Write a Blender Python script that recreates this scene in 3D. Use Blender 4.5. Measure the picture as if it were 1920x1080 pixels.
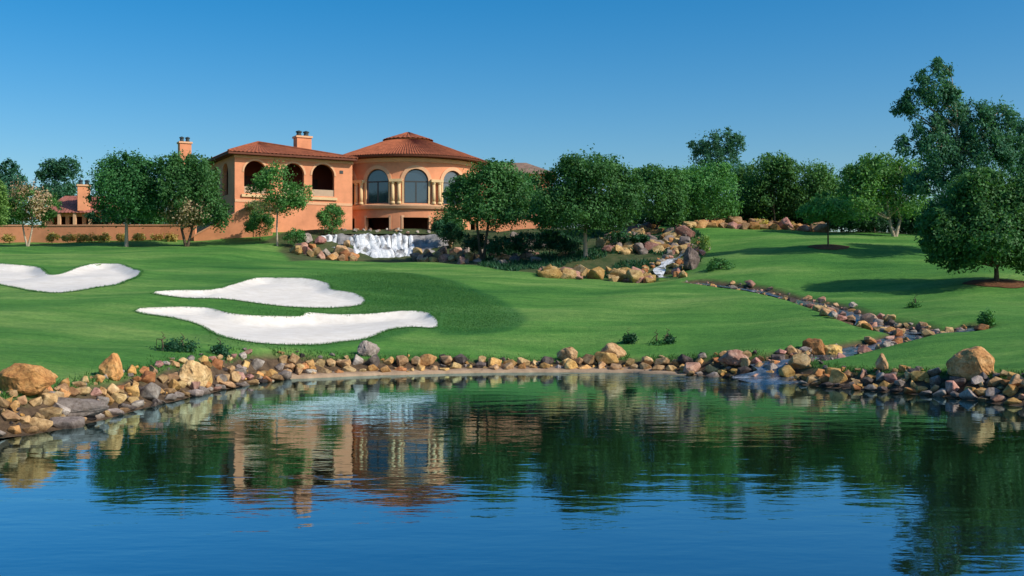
import bpy, bmesh, math, random
import numpy as np
from mathutils import Vector, noise
from mathutils.geometry import delaunay_2d_cdt

for o in list(bpy.data.objects):
    bpy.data.objects.remove(o)
scene = bpy.context.scene
COL = scene.collection
R = math.radians

# ------------------------------------------------------------------ camera
F, HORIZON, CAMZ = 2080.0, 546.0, 3.7          # focal length in px of a 1920 wide picture, horizon row, eye height
cam = bpy.data.cameras.new('camera')
cam.sensor_width = 36.0
cam.lens = F / 1920 * 36
cam.clip_start = 0.2
cam.clip_end = 5000
cam_o = bpy.data.objects.new('camera', cam)
COL.objects.link(cam_o)
cam_o.location = (0, 0, CAMZ)
cam_o.rotation_euler = (R(90) + math.atan((HORIZON - 540) / F), 0, 0)
scene.camera = cam_o

# ------------------------------------------------------------------ light
SUN_DIR = Vector((0.90, -0.43, 0)).normalized()
SUN_EL = R(36)
SUN_AZ = math.atan2(SUN_DIR.x, SUN_DIR.y)      # clockwise from +Y
world = bpy.data.worlds.new('World')
scene.world = world
world.use_nodes = True
wn, wl = world.node_tree.nodes, world.node_tree.links
wn.clear()
sky = wn.new('ShaderNodeTexSky')
sky.sky_type = 'NISHITA'
sky.sun_disc = False
sky.sun_elevation = SUN_EL
sky.sun_rotation = SUN_AZ
sky.altitude = 200
sky.air_density = 1.0
sky.dust_density = 1.6
sky.ozone_density = 3.0
hs = wn.new('ShaderNodeHueSaturation')
hs.inputs['Saturation'].default_value = 1.52
hs.inputs['Hue'].default_value = 0.497
bg = wn.new('ShaderNodeBackground')
bg.inputs['Strength'].default_value = 0.135
wo = wn.new('ShaderNodeOutputWorld')
wl.new(sky.outputs[0], hs.inputs['Color'])
wl.new(hs.outputs[0], bg.inputs['Color'])
wl.new(bg.outputs[0], wo.inputs['Surface'])
sl = bpy.data.lights.new('sun', 'SUN')
sl.energy = 4.2
sl.angle = R(0.5)
sl.color = (1.0, 0.93, 0.82)
so = bpy.data.objects.new('sun', sl)
COL.objects.link(so)
to_sun = Vector((SUN_DIR.x * math.cos(SUN_EL), SUN_DIR.y * math.cos(SUN_EL), math.sin(SUN_EL)))
so.rotation_euler = to_sun.to_track_quat('Z', 'Y').to_euler()
so.location = (60, -40, 60)
scene.view_settings.view_transform = 'Standard'
scene.view_settings.look = 'None'
scene.view_settings.exposure = 0.0
scene.view_settings.gamma = 1.0
scene.view_settings.use_curve_mapping = False
scene.render.engine = 'CYCLES'
scene.cycles.max_bounces = 6
scene.cycles.transparent_max_bounces = 6

rnd = random.Random(7)
rng = np.random.default_rng(11)


def at(px, py, Y):
    return Vector(((px - 960) / F * Y, Y, CAMZ - (py - HORIZON) / F * Y))


# ------------------------------------------------------------------ helpers
def tag(o, label=None, cat=None, group=None, kind=None):
    if label: o['label'] = label
    if cat: o['category'] = cat
    if group: o['group'] = group
    if kind: o['kind'] = kind
    return o


def empty(name, loc, label, cat, group=None):
    o = bpy.data.objects.new(name, None)
    COL.objects.link(o)
    o.location = loc
    o.empty_display_size = 0.2
    o['wo'] = tuple(loc)
    return tag(o, label, cat, group)


def link_mesh(name, me, mat, parent=None):
    o = bpy.data.objects.new(name, me)
    COL.objects.link(o)
    if mat is not None:
        me.materials.append(mat)
    if parent is not None:
        o.parent = parent
        if 'wo' in parent: o['wo'] = tuple(parent['wo'])
    return o


class MB:
    def __init__(self):
        self.v, self.f = [], []

    def add(self, verts, faces):
        n = len(self.v)
        self.v += [tuple(p) for p in verts]
        self.f += [tuple(i + n for i in f) for f in faces]
        return self

    def box(self, x0, x1, y0, y1, z0, z1, fm=None):
        p = [(x0, y0, z0), (x1, y0, z0), (x1, y1, z0), (x0, y1, z0), (x0, y0, z1), (x1, y0, z1), (x1, y1, z1), (x0, y1, z1)]
        if fm: p = [fm(*q) for q in p]
        return self.add(p, [(0, 3, 2, 1), (4, 5, 6, 7), (0, 1, 5, 4), (1, 2, 6, 5), (2, 3, 7, 6), (3, 0, 4, 7)])

    def prism(self, poly, fm, d0, d1):          # poly in (u,v), fm(u, d, v)
        n = len(poly)
        v = [fm(u, d0, w) for u, w in poly] + [fm(u, d1, w) for u, w in poly]
        f = [tuple(range(n)), tuple(reversed(range(n, 2 * n)))]
        f += [(i, i + n, (i + 1) % n + n, (i + 1) % n) for i in range(n)]
        return self.add(v, f)

    def ring(self, a, b, fm, d0, d1, closed=True):   # band between outlines a and b
        n = len(a)
        v = []
        for d in (d0, d1):
            v += [fm(u, d, w) for u, w in a] + [fm(u, d, w) for u, w in b]
        f = []
        for i in range(n if closed else n - 1):
            j = (i + 1) % n
            f += [(i, j, n + j, n + i), (2 * n + i, 3 * n + i, 3 * n + j, 2 * n + j), (i, 2 * n + i, 2 * n + j, j), (n + i, n + j, 3 * n + j, 3 * n + i)]
        if not closed:
            for i in (0, n - 1):
                f.append((i, n + i, 3 * n + i, 2 * n + i))
        return self.add(v, f)

    def lathe(self, c, prof, n=32, a0=0, a1=2 * math.pi, cap=True):
        full = abs(a1 - a0 - 2 * math.pi) < 1e-6
        m = n if full else n + 1
        v, f = [], []
        for r, z in prof:
            for i in range(m):
                a = a0 + (a1 - a0) * i / n
                v.append((c[0] + r * math.sin(a), c[1] - r * math.cos(a), c[2] + z))
        for k in range(len(prof) - 1):
            for i in range(n):
                j = (i + 1) % m
                f.append((k * m + i, k * m + j, (k + 1) * m + j, (k + 1) * m + i))
        if cap and full:
            f.append(tuple(reversed(range(m))))
            f.append(tuple(range((len(prof) - 1) * m, len(prof) * m)))
        return self.add(v, f)

    def tube(self, pts, rad, sides=7):
        pts = [Vector(p) for p in pts]
        v, f = [], []
        for i, p in enumerate(pts):
            t = (pts[min(i + 1, len(pts) - 1)] - pts[max(i - 1, 0)]).normalized()
            a = t.cross(Vector((0.3, 1, 0.1))).normalized()
            b = t.cross(a)
            for k in range(sides):
                g = 2 * math.pi * k / sides
                v.append(p + (a * math.cos(g) + b * math.sin(g)) * rad[i])
        for i in range(len(pts) - 1):
            for k in range(sides):
                l = (k + 1) % sides
                f.append((i * sides + k, i * sides + l, (i + 1) * sides + l, (i + 1) * sides + k))
        f.append(tuple(range(sides)))
        f.append(tuple(range((len(pts) - 1) * sides, len(pts) * sides)))
        return self.add(v, f)

    def build(self, name, mat, parent=None, smooth=False):
        off = parent['wo'] if parent is not None and 'wo' in parent else (0, 0, 0)
        me = bpy.data.meshes.new(name)
        me.from_pydata([(p[0] - off[0], p[1] - off[1], p[2] - off[2]) for p in self.v], [], self.f)
        bm = bmesh.new()
        bm.from_mesh(me)
        bmesh.ops.recalc_face_normals(bm, faces=bm.faces)
        bm.to_mesh(me)
        bm.free()
        if smooth:
            me.polygons.foreach_set('use_smooth', [True] * len(me.polygons))
        return link_mesh(name, me, mat, parent)


def resample(poly, step):
    out = []
    for i in range(len(poly)):
        a, b = poly[i], poly[(i + 1) % len(poly)]
        n = max(1, int(math.hypot(b[0] - a[0], b[1] - a[1]) / step))
        out += [(a[0] + (b[0] - a[0]) * k / n, a[1] + (b[1] - a[1]) * k / n) for k in range(n)]
    return out


def in_poly(poly, X, Y):
    X, Y = np.asarray(X, float), np.asarray(Y, float)
    r = np.zeros(X.shape, bool)
    n = len(poly)
    for i in range(n):
        x0, y0 = poly[i]
        x1, y1 = poly[(i + 1) % n]
        if y0 == y1: continue
        c = ((y0 > Y) != (y1 > Y)) & (X < (x1 - x0) * (Y - y0) / (y1 - y0) + x0)
        r ^= c
    return r


def seg_dist(pts, X, Y, closed=True):
    X, Y = np.asarray(X, float), np.asarray(Y, float)
    d = np.full(X.shape, 1e9)
    n = len(pts)
    for i in range(n if closed else n - 1):
        x0, y0 = pts[i]
        x1, y1 = pts[(i + 1) % n]
        dx, dy = x1 - x0, y1 - y0
        t = np.clip(((X - x0) * dx + (Y - y0) * dy) / (dx * dx + dy * dy + 1e-12), 0, 1)
        d = np.minimum(d, np.hypot(X - x0 - t * dx, Y - y0 - t * dy))
    return d


def sdist(poly, X, Y):                          # positive outside
    return np.where(in_poly(poly, X, Y), -1, 1) * seg_dist(poly, X, Y)


def sstep(a, b, x):
    t = np.clip((x - a) / (b - a), 0, 1)
    return t * t * (3 - 2 * t)


def catmull(pts, n=4, closed=True):
    out, m = [], len(pts)
    for i in range(m if closed else m - 1):
        if closed: p = [pts[(i + k - 1) % m] for k in range(4)]
        else: p = [pts[min(max(i + k - 1, 0), m - 1)] for k in range(4)]
        for k in range(n):
            t = k / n
            out.append(tuple(0.5 * (2 * p[1][j] + (p[2][j] - p[0][j]) * t + (2 * p[0][j] - 5 * p[1][j] + 4 * p[2][j] - p[3][j]) * t * t + (3 * p[1][j] - p[0][j] - 3 * p[2][j] + p[3][j]) * t ** 3) for j in range(len(pts[0]))))
    if not closed: out.append(tuple(pts[-1]))
    return out


def cdt_fill(outer, holes=(), inner=()):
    pts, edges = [], []
    for loop in [outer] + list(holes):
        n = len(pts)
        pts += [Vector(p) for p in loop]
        edges += [(n + i, n + (i + 1) % len(loop)) for i in range(len(loop))]
    pts += [Vector(p) for p in inner]
    v, e, f, *_ = delaunay_2d_cdt(pts, edges, [], 0, 1e-5)
    cx = np.array([sum(v[i].x for i in t) / 3 for t in f])
    cy = np.array([sum(v[i].y for i in t) / 3 for t in f])
    ok = in_poly(outer, cx, cy)
    for h in holes: ok &= ~in_poly(h, cx, cy)
    return [(p.x, p.y) for p in v], [tuple(t) for t, k in zip(f, ok) if k]


# ------------------------------------------------------------------ materials
def material(name):
    m = bpy.data.materials.new(name)
    m.use_nodes = True
    nt = m.node_tree
    return m, nt.nodes, nt.links, nt.nodes['Principled BSDF']


def ramp(n, stops):
    r = n.new('ShaderNodeValToRGB')
    e = r.color_ramp.elements
    e[0].position, e[0].color = stops[0][0], (*stops[0][1], 1)
    e[1].position, e[1].color = stops[-1][0], (*stops[-1][1], 1)
    for p, c in stops[1:-1]:
        k = e.new(p)
        k.color = (*c, 1)
    return r


def tex(n, l, scale, detail=4, rough=0.6, coord='pos', dist=0.0, stretch=None):
    if coord == 'pos':
        g = n.new('ShaderNodeNewGeometry').outputs['Position']
    else:
        g = n.new('ShaderNodeTexCoord').outputs['Object']
    if stretch:
        mp = n.new('ShaderNodeMapping')
        mp.inputs['Scale'].default_value = stretch
        l.new(g, mp.inputs['Vector'])
        g = mp.outputs[0]
    t = n.new('ShaderNodeTexNoise')
    t.inputs['Scale'].default_value = scale
    t.inputs['Detail'].default_value = detail
    t.inputs['Roughness'].default_value = rough
    t.inputs['Distortion'].default_value = dist
    l.new(g, t.inputs['Vector'])
    return t.outputs[0]


def mixc(n, l, fac, a, b, mode='MIX'):
    m = n.new('ShaderNodeMix')
    m.data_type = 'RGBA'
    m.blend_type = mode
    for s, i in ((fac, 0), (a, 6), (b, 7)):
        if isinstance(s, (int, float)): m.inputs[i].default_value = s
        elif isinstance(s, tuple): m.inputs[i].default_value = (*s, 1)
        else: l.new(s, m.inputs[i])
    return m.outputs[2]


def bump(n, l, h, bs, strength=0.4, dist=0.05):
    b = n.new('ShaderNodeBump')
    b.inputs['Strength'].default_value = strength
    b.inputs['Distance'].default_value = dist
    l.new(h, b.inputs['Height'])
    l.new(b.outputs[0], bs.inputs['Normal'])
    return b


def plain(name, c, rough=0.8, var=0.18, scale=3.0, bmp=0.15, spec=0.3, coord='pos', metal=0.0):
    m, n, l, b = material(name)
    t = tex(n, l, scale, 5, 0.65, coord)
    r = ramp(n, [(0.3, tuple(x * (1 - var) for x in c)), (0.7, tuple(min(1, x * (1 + var)) for x in c))])
    l.new(t, r.inputs[0])
    l.new(r.outputs[0], b.inputs['Base Color'])
    b.inputs['Roughness'].default_value = rough
    b.inputs['Specular IOR Level'].default_value = spec
    b.inputs['Metallic'].default_value = metal
    if bmp: bump(n, l, tex(n, l, scale * 6, 4, 0.6, coord), b, bmp, 0.03)
    return m


def stone_mat(name, c1, c2, c3):
    m, n, l, b = material(name)
    t = tex(n, l, 2.2, 5, 0.65)
    r = ramp(n, [(0.32, c1), (0.52, c2), (0.7, c3)])
    l.new(t, r.inputs[0])
    oi = n.new('ShaderNodeObjectInfo')
    h = n.new('ShaderNodeHueSaturation')
    mr = n.new('ShaderNodeMapRange')
    mr.inputs[3].default_value, mr.inputs[4].default_value = 0.62, 1.25
    l.new(oi.outputs['Random'], mr.inputs[0])
    l.new(mr.outputs[0], h.inputs['Value'])
    mr2 = n.new('ShaderNodeMapRange')
    mr2.inputs[3].default_value, mr2.inputs[4].default_value = 0.485, 0.512
    mul = n.new('ShaderNodeMath')
    mul.operation = 'FRACT'
    m7 = n.new('ShaderNodeMath')
    m7.operation = 'MULTIPLY'
    m7.inputs[1].default_value = 7.3
    l.new(oi.outputs['Random'], m7.inputs[0])
    l.new(m7.outputs[0], mul.inputs[0])
    l.new(mul.outputs[0], mr2.inputs[0])
    l.new(mr2.outputs[0], h.inputs['Hue'])
    l.new(r.outputs[0], h.inputs['Color'])
    dk = ramp(n, [(0.35, (0.45, 0.40, 0.36)), (0.55, (1, 1, 1))])
    l.new(tex(n, l, 9, 4, 0.7), dk.inputs[0])
    sp = n.new('ShaderNodeSeparateXYZ')
    l.new(n.new('ShaderNodeNewGeometry').outputs['Position'], sp.inputs[0])
    wt = n.new('ShaderNodeMapRange')
    wt.inputs[1].default_value, wt.inputs[2].default_value = 0.05, 0.20
    wt.inputs[3].default_value, wt.inputs[4].default_value = 0.0, 1.0
    l.new(sp.outputs['Z'], wt.inputs[0])
    cdry = mixc(n, l, 0.75, h.outputs[0], dk.outputs[0], 'MULTIPLY')
    cwet = mixc(n, l, 1.0, cdry, (0.36, 0.33, 0.30), 'MULTIPLY')
    l.new(mixc(n, l, wt.outputs[0], cwet, cdry), b.inputs['Base Color'])
    b.inputs['Roughness'].default_value = 0.85
    b.inputs['Specular IOR Level'].default_value = 0.25
    bump(n, l, tex(n, l, 7, 6, 0.7), b, 0.6, 0.08)
    return m


def leaf_mat(name, dark, light, trans=0.32):
    m, n, l, b = material(name)
    a = n.new('ShaderNodeAttribute')
    a.attribute_name = 'tint'
    r0 = ramp(n, [(0.0, dark), (1.0, light)])
    l.new(a.outputs['Fac'], r0.inputs[0])
    oi = n.new('ShaderNodeObjectInfo')
    r = n.new('ShaderNodeHueSaturation')
    for inp, lo_, hi_, k_ in (('Hue', 0.480, 0.504, 1.0), ('Value', 0.80, 1.15, 5.7)):
        mm_ = n.new('ShaderNodeMath'); mm_.operation = 'MULTIPLY'; mm_.inputs[1].default_value = k_
        l.new(oi.outputs['Random'], mm_.inputs[0])
        ff = n.new('ShaderNodeMath'); ff.operation = 'FRACT'
        l.new(mm_.outputs[0], ff.inputs[0])
        mr = n.new('ShaderNodeMapRange')
        mr.inputs[3].default_value, mr.inputs[4].default_value = lo_, hi_
        l.new(ff.outputs[0], mr.inputs[0])
        l.new(mr.outputs[0], r.inputs[inp])
    l.new(r0.outputs[0], r.inputs['Color'])
    l.new(r.outputs[0], b.inputs['Base Color'])
    b.inputs['Roughness'].default_value = 0.6
    b.inputs['Specular IOR Level'].default_value = 0.25
    tr = n.new('ShaderNodeBsdfTranslucent')
    l.new(mixc(n, l, 1.0, r.outputs[0], (1.3, 1.25, 0.5), 'MULTIPLY'), tr.inputs[0])
    mx = n.new('ShaderNodeMixShader')
    mx.inputs[0].default_value = trans
    l.new(b.outputs[0], mx.inputs[1])
    l.new(tr.outputs[0], mx.inputs[2])
    l.new(mx.outputs[0], n['Material Output'].inputs['Surface'])
    return m


M = {}
M['stucco'] = plain('terracotta_stucco', (0.74, 0.305, 0.155), 0.9, 0.17, 0.55, 0.15, 0.15)
M['cream'] = plain('cream_stone', (0.76, 0.54, 0.28), 0.8, 0.08, 1.5, 0.1, 0.2)
M['trim'] = plain('peach_trim', (0.76, 0.43, 0.24), 0.85, 0.08, 1.2, 0.1, 0.2)
M['soffit'] = plain('eave_wood', (0.16, 0.055, 0.03), 0.8, 0.2, 2)
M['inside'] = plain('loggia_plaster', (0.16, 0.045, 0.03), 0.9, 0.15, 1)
M['metal'] = plain('dark_metal', (0.03, 0.045, 0.045), 0.5, 0.2, 3, 0.05, 0.5)
M['frame'] = plain('window_frame_paint', (0.055, 0.055, 0.05), 0.5, 0.1, 3, 0, 0.5)
M['wallcap'] = plain('terrace_coping', (0.62, 0.31, 0.17), 0.85, 0.12, 2)
M['door'] = plain('dark_wood', (0.05, 0.017, 0.012), 0.6, 0.3, 3)
M['pale_panel'] = plain('pale_railing', (0.50, 0.36, 0.24), 0.8, 0.1, 2)
M['bark'] = plain('bark', (0.10, 0.075, 0.05), 0.95, 0.4, 6, 0.5, 0.1)
M['bark_pale'] = plain('pale_bark', (0.42, 0.34, 0.25), 0.9, 0.25, 5, 0.4, 0.15)
M['mulch'] = plain('mulch', (0.16, 0.075, 0.035), 0.95, 0.45, 5, 0.8, 0.1)
M['edge'] = plain('pond_edge_earth', (0.36, 0.25, 0.16), 0.9, 0.25, 2.5, 0.5, 0.15)
M['rock_core'] = plain('wet_rock', (0.25, 0.235, 0.22), 0.55, 0.6, 1.4, 0.9, 0.5)


def roof_mat(name, c):
    m, n, l, b = material(name)
    t = tex(n, l, 1.4, 6, 0.7)
    r = ramp(n, [(0.3, tuple(x * 0.62 for x in c)), (0.5, c), (0.72, tuple(x * 1.45 for x in c))])
    l.new(t, r.inputs[0])
    l.new(r.outputs[0], b.inputs['Base Color'])
    b.inputs['Roughness'].default_value = 0.85
    b.inputs['Specular IOR Level'].default_value = 0.2
    bump(n, l, tex(n, l, 5, 4, 0.7), b, 0.6, 0.08)
    return m


M['roof'] = roof_mat('clay_roof_tile', (0.30, 0.092, 0.042))
M['roof_grey'] = roof_mat('weathered_roof_tile', (0.26, 0.17, 0.12))
M['roof_pink'] = roof_mat('dusty_roof_tile', (0.33, 0.12, 0.09))

m, n, l, b = material('window_glass')
b.inputs['Base Color'].default_value = (0.018, 0.04, 0.06, 1)
b.inputs['Roughness'].default_value = 0.06
b.inputs['IOR'].default_value = 2.1
bump(n, l, tex(n, l, 0.8, 2), b, 0.08, 0.02)
M['glass'] = m

m, n, l, b = material('sand')
l1 = ramp(n, [(0.3, (0.68, 0.62, 0.53)), (0.7, (0.82, 0.77, 0.69))])
l.new(tex(n, l, 1.2, 6, 0.7), l1.inputs[0])
l.new(l1.outputs[0], b.inputs['Base Color'])
b.inputs['Roughness'].default_value = 0.95
b.inputs['Specular IOR Level'].default_value = 0.1
wv = n.new('ShaderNodeTexWave')
wv.bands_direction = 'Y'
wv.inputs['Scale'].default_value = 1.1
wv.inputs['Distortion'].default_value = 3.0
wv.inputs['Detail'].default_value = 3
wv.inputs['Detail Scale'].default_value = 0.6
l.new(n.new('ShaderNodeNewGeometry').outputs['Position'], wv.inputs['Vector'])
sm = n.new('ShaderNodeMath'); sm.operation = 'MULTIPLY_ADD'
l.new(wv.outputs['Fac'], sm.inputs[0]); sm.inputs[1].default_value = 0.35
l.new(tex(n, l, 2.2, 6, 0.7), sm.inputs[2])
bump(n, l, sm.outputs[0], b, 0.45, 0.07)
M['sand'] = m

STONES = {
    'tan': stone_mat('tan_stone', (0.33, 0.19, 0.08), (0.52, 0.33, 0.15), (0.68, 0.49, 0.27)),
    'orange': stone_mat('orange_stone', (0.36, 0.15, 0.05), (0.54, 0.26, 0.085), (0.64, 0.37, 0.15)),
    'golden': stone_mat('golden_stone', (0.42, 0.22, 0.06), (0.60, 0.36, 0.12), (0.72, 0.50, 0.22)),
    'grey': stone_mat('grey_stone', (0.22, 0.18, 0.15), (0.36, 0.30, 0.25), (0.52, 0.45, 0.38)),
    'pinkish': stone_mat('pinkish_stone', (0.30, 0.14, 0.10), (0.46, 0.25, 0.18), (0.60, 0.39, 0.30)),
    'dark': stone_mat('dark_stone', (0.06, 0.05, 0.045), (0.13, 0.10, 0.085), (0.24, 0.19, 0.16)),
}
LEAF = {
    'deep': leaf_mat('deep_green_leaves', (0.022, 0.092, 0.036), (0.095, 0.311, 0.089)),
    'mid': leaf_mat('mid_green_leaves', (0.031, 0.119, 0.038), (0.147, 0.383, 0.097)),
    'light': leaf_mat('light_green_leaves', (0.064, 0.173, 0.049), (0.251, 0.474, 0.114)),
    'blue': leaf_mat('blue_green_leaves', (0.022, 0.095, 0.065), (0.095, 0.274, 0.162)),
    'olive': leaf_mat('olive_leaves', (0.064, 0.119, 0.046), (0.273, 0.365, 0.121)),
    'dark': leaf_mat('dark_shade_tone_leaves', (0.012, 0.055, 0.029), (0.042, 0.155, 0.073)),  # dark leaves; the shade under the trees is put into this colour too
    'blossom': leaf_mat('dry_blossom', (0.419, 0.201, 0.097), (0.600, 0.547, 0.324)),
    'dry': leaf_mat('dry_grass', (0.460, 0.238, 0.065), (0.600, 0.600, 0.179)),
}

# ------------------------------------------------------------------ the land
shore_px = [(0, 820), (70, 812), (180, 789), (245, 770), (335, 749), (440, 726), (530, 711), (700, 704), (900, 699), (1060, 698), (1180, 699), (1300, 704), (1440, 714), (1530, 724), (1640, 734), (1750, 742), (1850, 754), (1920, 762)]
shore = []
for px, py in shore_px:
    Y = CAMZ * F / (py - HORIZON)
    shore.append(((px - 960) / F * Y, Y))
vis_n = len(shore)
shore += [(20.5, 31), (25, 24), (26, 14), (21, 6), (11, 3.6), (0, 4.2), (-11, 3.4), (-20, 6), (-24, 14), (-19.5, 23)]
SHORE = catmull(shore, 5)

ctrl = []
for px, py, Y in [
    # behind the stone edging
    (-200, 745, 28), (60, 728, 32), (200, 690, 37.5), (330, 672, 41.5), (480, 664, 47), (640, 662, 51), (800, 660, 52.6), (960, 661, 53.5), (1120, 660, 54), (1280, 660, 52.5), (1420, 655, 50), (1640, 684, 45), (1780, 686, 42.5), (1920, 684, 40), (2150, 690, 37),
    # left lawn
    (0, 640, 43), (0, 560, 61), (0, 523, 75), (0, 487, 91), (0, 456, 119), (250, 620, 50), (250, 560, 62), (250, 510, 81), (230, 462, 112), (350, 458, 115), (450, 447, 118),
    (480, 610, 56), (540, 645, 50.5), (480, 552, 66), (500, 515, 78), (480, 470, 103), (620, 580, 63), (700, 625, 56), (640, 540, 72), (560, 495, 96), (720, 497, 98), (720, 492, 104), (860, 497, 98),
    (800, 580, 64), (800, 535, 77), (960, 600, 62), (960, 545, 76), (1020, 523, 86), (960, 507, 94), (1150, 620, 58), (1150, 570, 70), (1200, 535, 82), (1310, 536, 80), (1350, 590, 64), (1450, 620, 56), (1450, 560, 69), (1550, 590, 62), (1600, 625, 54.5),
    # house terrace and waterfall ledge
    (0, 450, 124), (300, 445, 124), (500, 437, 122), (600, 432, 121), (760, 437, 121), (900, 440, 120), (1000, 432, 119), (660, 485, 113), (780, 485, 113), (870, 485, 110),
    # rocky slope and stream
    (1000, 492, 100), (1100, 480, 101), (1180, 470, 105), (1240, 522, 90), (1270, 480, 99), (1285, 452, 108), (1250, 430, 114), (1350, 428, 117), (1450, 428, 118),
    (1430, 545, 77), (1550, 572, 67), (1640, 606, 58), (1720, 617, 55), (1580, 655, 49.5), (1480, 668, 47.6),
    # right lawn
    (1350, 500, 88), (1350, 465, 102), (1500, 540, 77), (1553, 464, 97), (1500, 505, 86), (1600, 438, 113), (1678, 441, 110), (1750, 470, 96), (1700, 520, 80), (1640, 565, 69), (1868, 527, 75), (1868, 490, 87), (1740, 575, 63), (1860, 595, 56), (1800, 640, 48.5), (1700, 655, 48), (1920, 640, 47), (1950, 460, 105), (2200, 500, 80), (2200, 600, 55),
]:
    ctrl.append(tuple(at(px, py, Y)))
for p in [(-60, 128, 9.7), (-25, 130, 10.1), (-12, 137, 10.3), (5, 130, 10.6), (30, 130, 10.6), (60, 130, 10.6), (-80, 170, 10.5), (0, 170, 10.8), (80, 170, 10.8), (-90, 240, 11), (0, 240, 11), (90, 240, 11),
          (-60, 90, 7), (-60, 60, 4.2), (-50, 30, 2.4), (-40, 5, 1.8), (0, -1, 2.0), (0, -25, 2.4), (-40, -25, 2.4), (40, -25, 2.4), (45, 5, 1.9), (50, 30, 2.3), (65, 60, 4.2), (65, 90, 8)]:
    ctrl.append(p)
ctrl = np.array(ctrl)


def tps_k(d2):
    return 0.5 * d2 * np.log(d2 + 1e-9)


CS = 20.0
cx_, cy_ = ctrl[:, 0] / CS, ctrl[:, 1] / CS
K = tps_k((cx_[:, None] - cx_[None]) ** 2 + (cy_[:, None] - cy_[None]) ** 2) + np.eye(len(ctrl)) * 0.012
P = np.stack([np.ones(len(ctrl)), cx_, cy_], 1)
A_ = np.block([[K, P], [P.T, np.zeros((3, 3))]])
WT = np.linalg.solve(A_, np.concatenate([ctrl[:, 2], np.zeros(3)]))


def tps(X, Y):
    X, Y = np.asarray(X, float) / CS, np.asarray(Y, float) / CS
    z = WT[-3] + WT[-2] * X + WT[-1] * Y
    for i in range(len(ctrl)):
        z = z + WT[i] * tps_k((X - cx_[i]) ** 2 + (Y - cy_[i]) ** 2)
    return z


def base_height(X, Y):
    X, Y = np.asarray(X, float), np.asarray(Y, float)
    far = sstep(120, 230, np.hypot(X, (Y - 60)))
    z = tps(np.clip(X, -110, 110), np.clip(Y, -40, 240))
    z = np.clip(z, 0.55, 11.6)
    z = z + 0.10 * np.sin(X * 0.31 + 1.3) * np.sin(Y * 0.23) + 0.05 * np.sin(X * 0.83 - Y * 0.41)
    z = z * (1 - far) + far * np.where(Y > 60, 11.0, 2.4 + 8.6 * sstep(-20, 60, Y))
    s = sdist(SHORE, X, Y)
    return np.where(s > 0, z * sstep(-0.1, 1.7, s), -1.3 * sstep(0, 4, -s)), s


def ray_hit(px, py, hf):
    lo = 20.0
    for Y in np.arange(24, 150, 0.25):
        p = at(px, py, Y)
        if hf(np.array([p.x]), np.array([p.y]))[0] > p.z:
            return (p.x, p.y)
    return (p.x, p.y)


hb = lambda X, Y: base_height(X, Y)[0]


def project_poly(pts):          # where the outline seen in the photograph lies on the ground
    Ys = np.arange(24, 150, 0.2)
    out = []
    for px, py in pts:
        X = (px - 960) / F * Ys
        Z = CAMZ - (py - HORIZON) / F * Ys
        h = hb(X, Ys)
        k = np.argmax(h > Z)
        if not (h > Z).any(): k = len(Ys) - 1
        t0 = Ys[k]
        if k > 0:
            a, b_ = Z[k - 1] - h[k - 1], h[k] - Z[k]
            t0 = Ys[k - 1] + 0.2 * a / max(a + b_, 1e-6)
        out.append(((px - 960) / F * t0, t0))
    return out


BUNK_PX = [
    [(-60, 490), (0, 497), (70, 503), (85, 512), (100, 518), (125, 512), (165, 499), (200, 497), (235, 500), (266, 512), (232, 532), (185, 540), (130, 549), (85, 550), (40, 543), (0, 535), (-60, 528)],
    [(286, 552), (330, 548), (398, 547), (440, 535), (478, 525), (530, 524), (585, 527), (618, 536), (622, 546), (660, 552), (685, 565), (668, 575), (600, 579), (530, 576), (480, 570), (420, 562), (340, 560)],
    [(252, 586), (310, 580), (385, 581), (430, 591), (470, 596), (520, 597), (562, 597), (578, 590), (640, 594), (720, 590), (760, 587), (805, 591), (820, 615), (770, 615), (730, 620), (690, 636), (640, 643), (560, 649), (480, 645), (420, 634), (380, 614), (330, 599)],
]
BUNKERS = [catmull(project_poly(p), 3) for p in BUNK_PX]
ROUGH = project_poly([(640, 505), (720, 507), (800, 516), (880, 535), (945, 563), (985, 590), (988, 605), (960, 620), (900, 627), (830, 628), (790, 620), (720, 640), (640, 652), (500, 655), (400, 645), (330, 615), (240, 590), (270, 555), (400, 535), (480, 515)])
ROUGH = catmull(ROUGH, 3)
STREAM = catmull(project_poly([(1310, 526), (1370, 534), (1430, 543), (1500, 560), (1560, 574), (1600, 590), (1640, 604), (1690, 614), (1715, 620), (1670, 634), (1620, 645), (1570, 655), (1510, 664), (1465, 672)]) + [(11.0, 46.0), (10.3, 44.5)], 5, False)
SIDE = catmull(project_poly([(1690, 616), (1750, 618), (1800, 615), (1830, 607)]), 3, False)
COVER = project_poly([(820, 492), (1020, 516), (1220, 524), (1310, 500), (1330, 455), (1300, 430), (1200, 428), (1000, 440), (830, 450), (540, 440), (520, 470), (545, 490), (700, 491)])
BACKBED = [(8, 121), (20, 119), (34, 117.5), (43, 116), (60, 112), (62, 140), (8, 140)]


def columns(poly, X, Y):        # relative place 0 front .. 1 back inside an outline
    lo, hi = np.full(X.shape, 1e9), np.full(X.shape, -1e9)
    for i in range(len(poly)):
        x0, y0 = poly[i]
        x1, y1 = poly[(i + 1) % len(poly)]
        if x0 == x1: continue
        c = (X >= min(x0, x1)) & (X <= max(x0, x1))
        yy = y0 + (X - x0) / (x1 - x0) * (y1 - y0)
        lo = np.where(c, np.minimum(lo, yy), lo)
        hi = np.where(c, np.maximum(hi, yy), hi)
    return np.clip((Y - lo) / np.maximum(hi - lo, 0.3), 0, 1)


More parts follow.
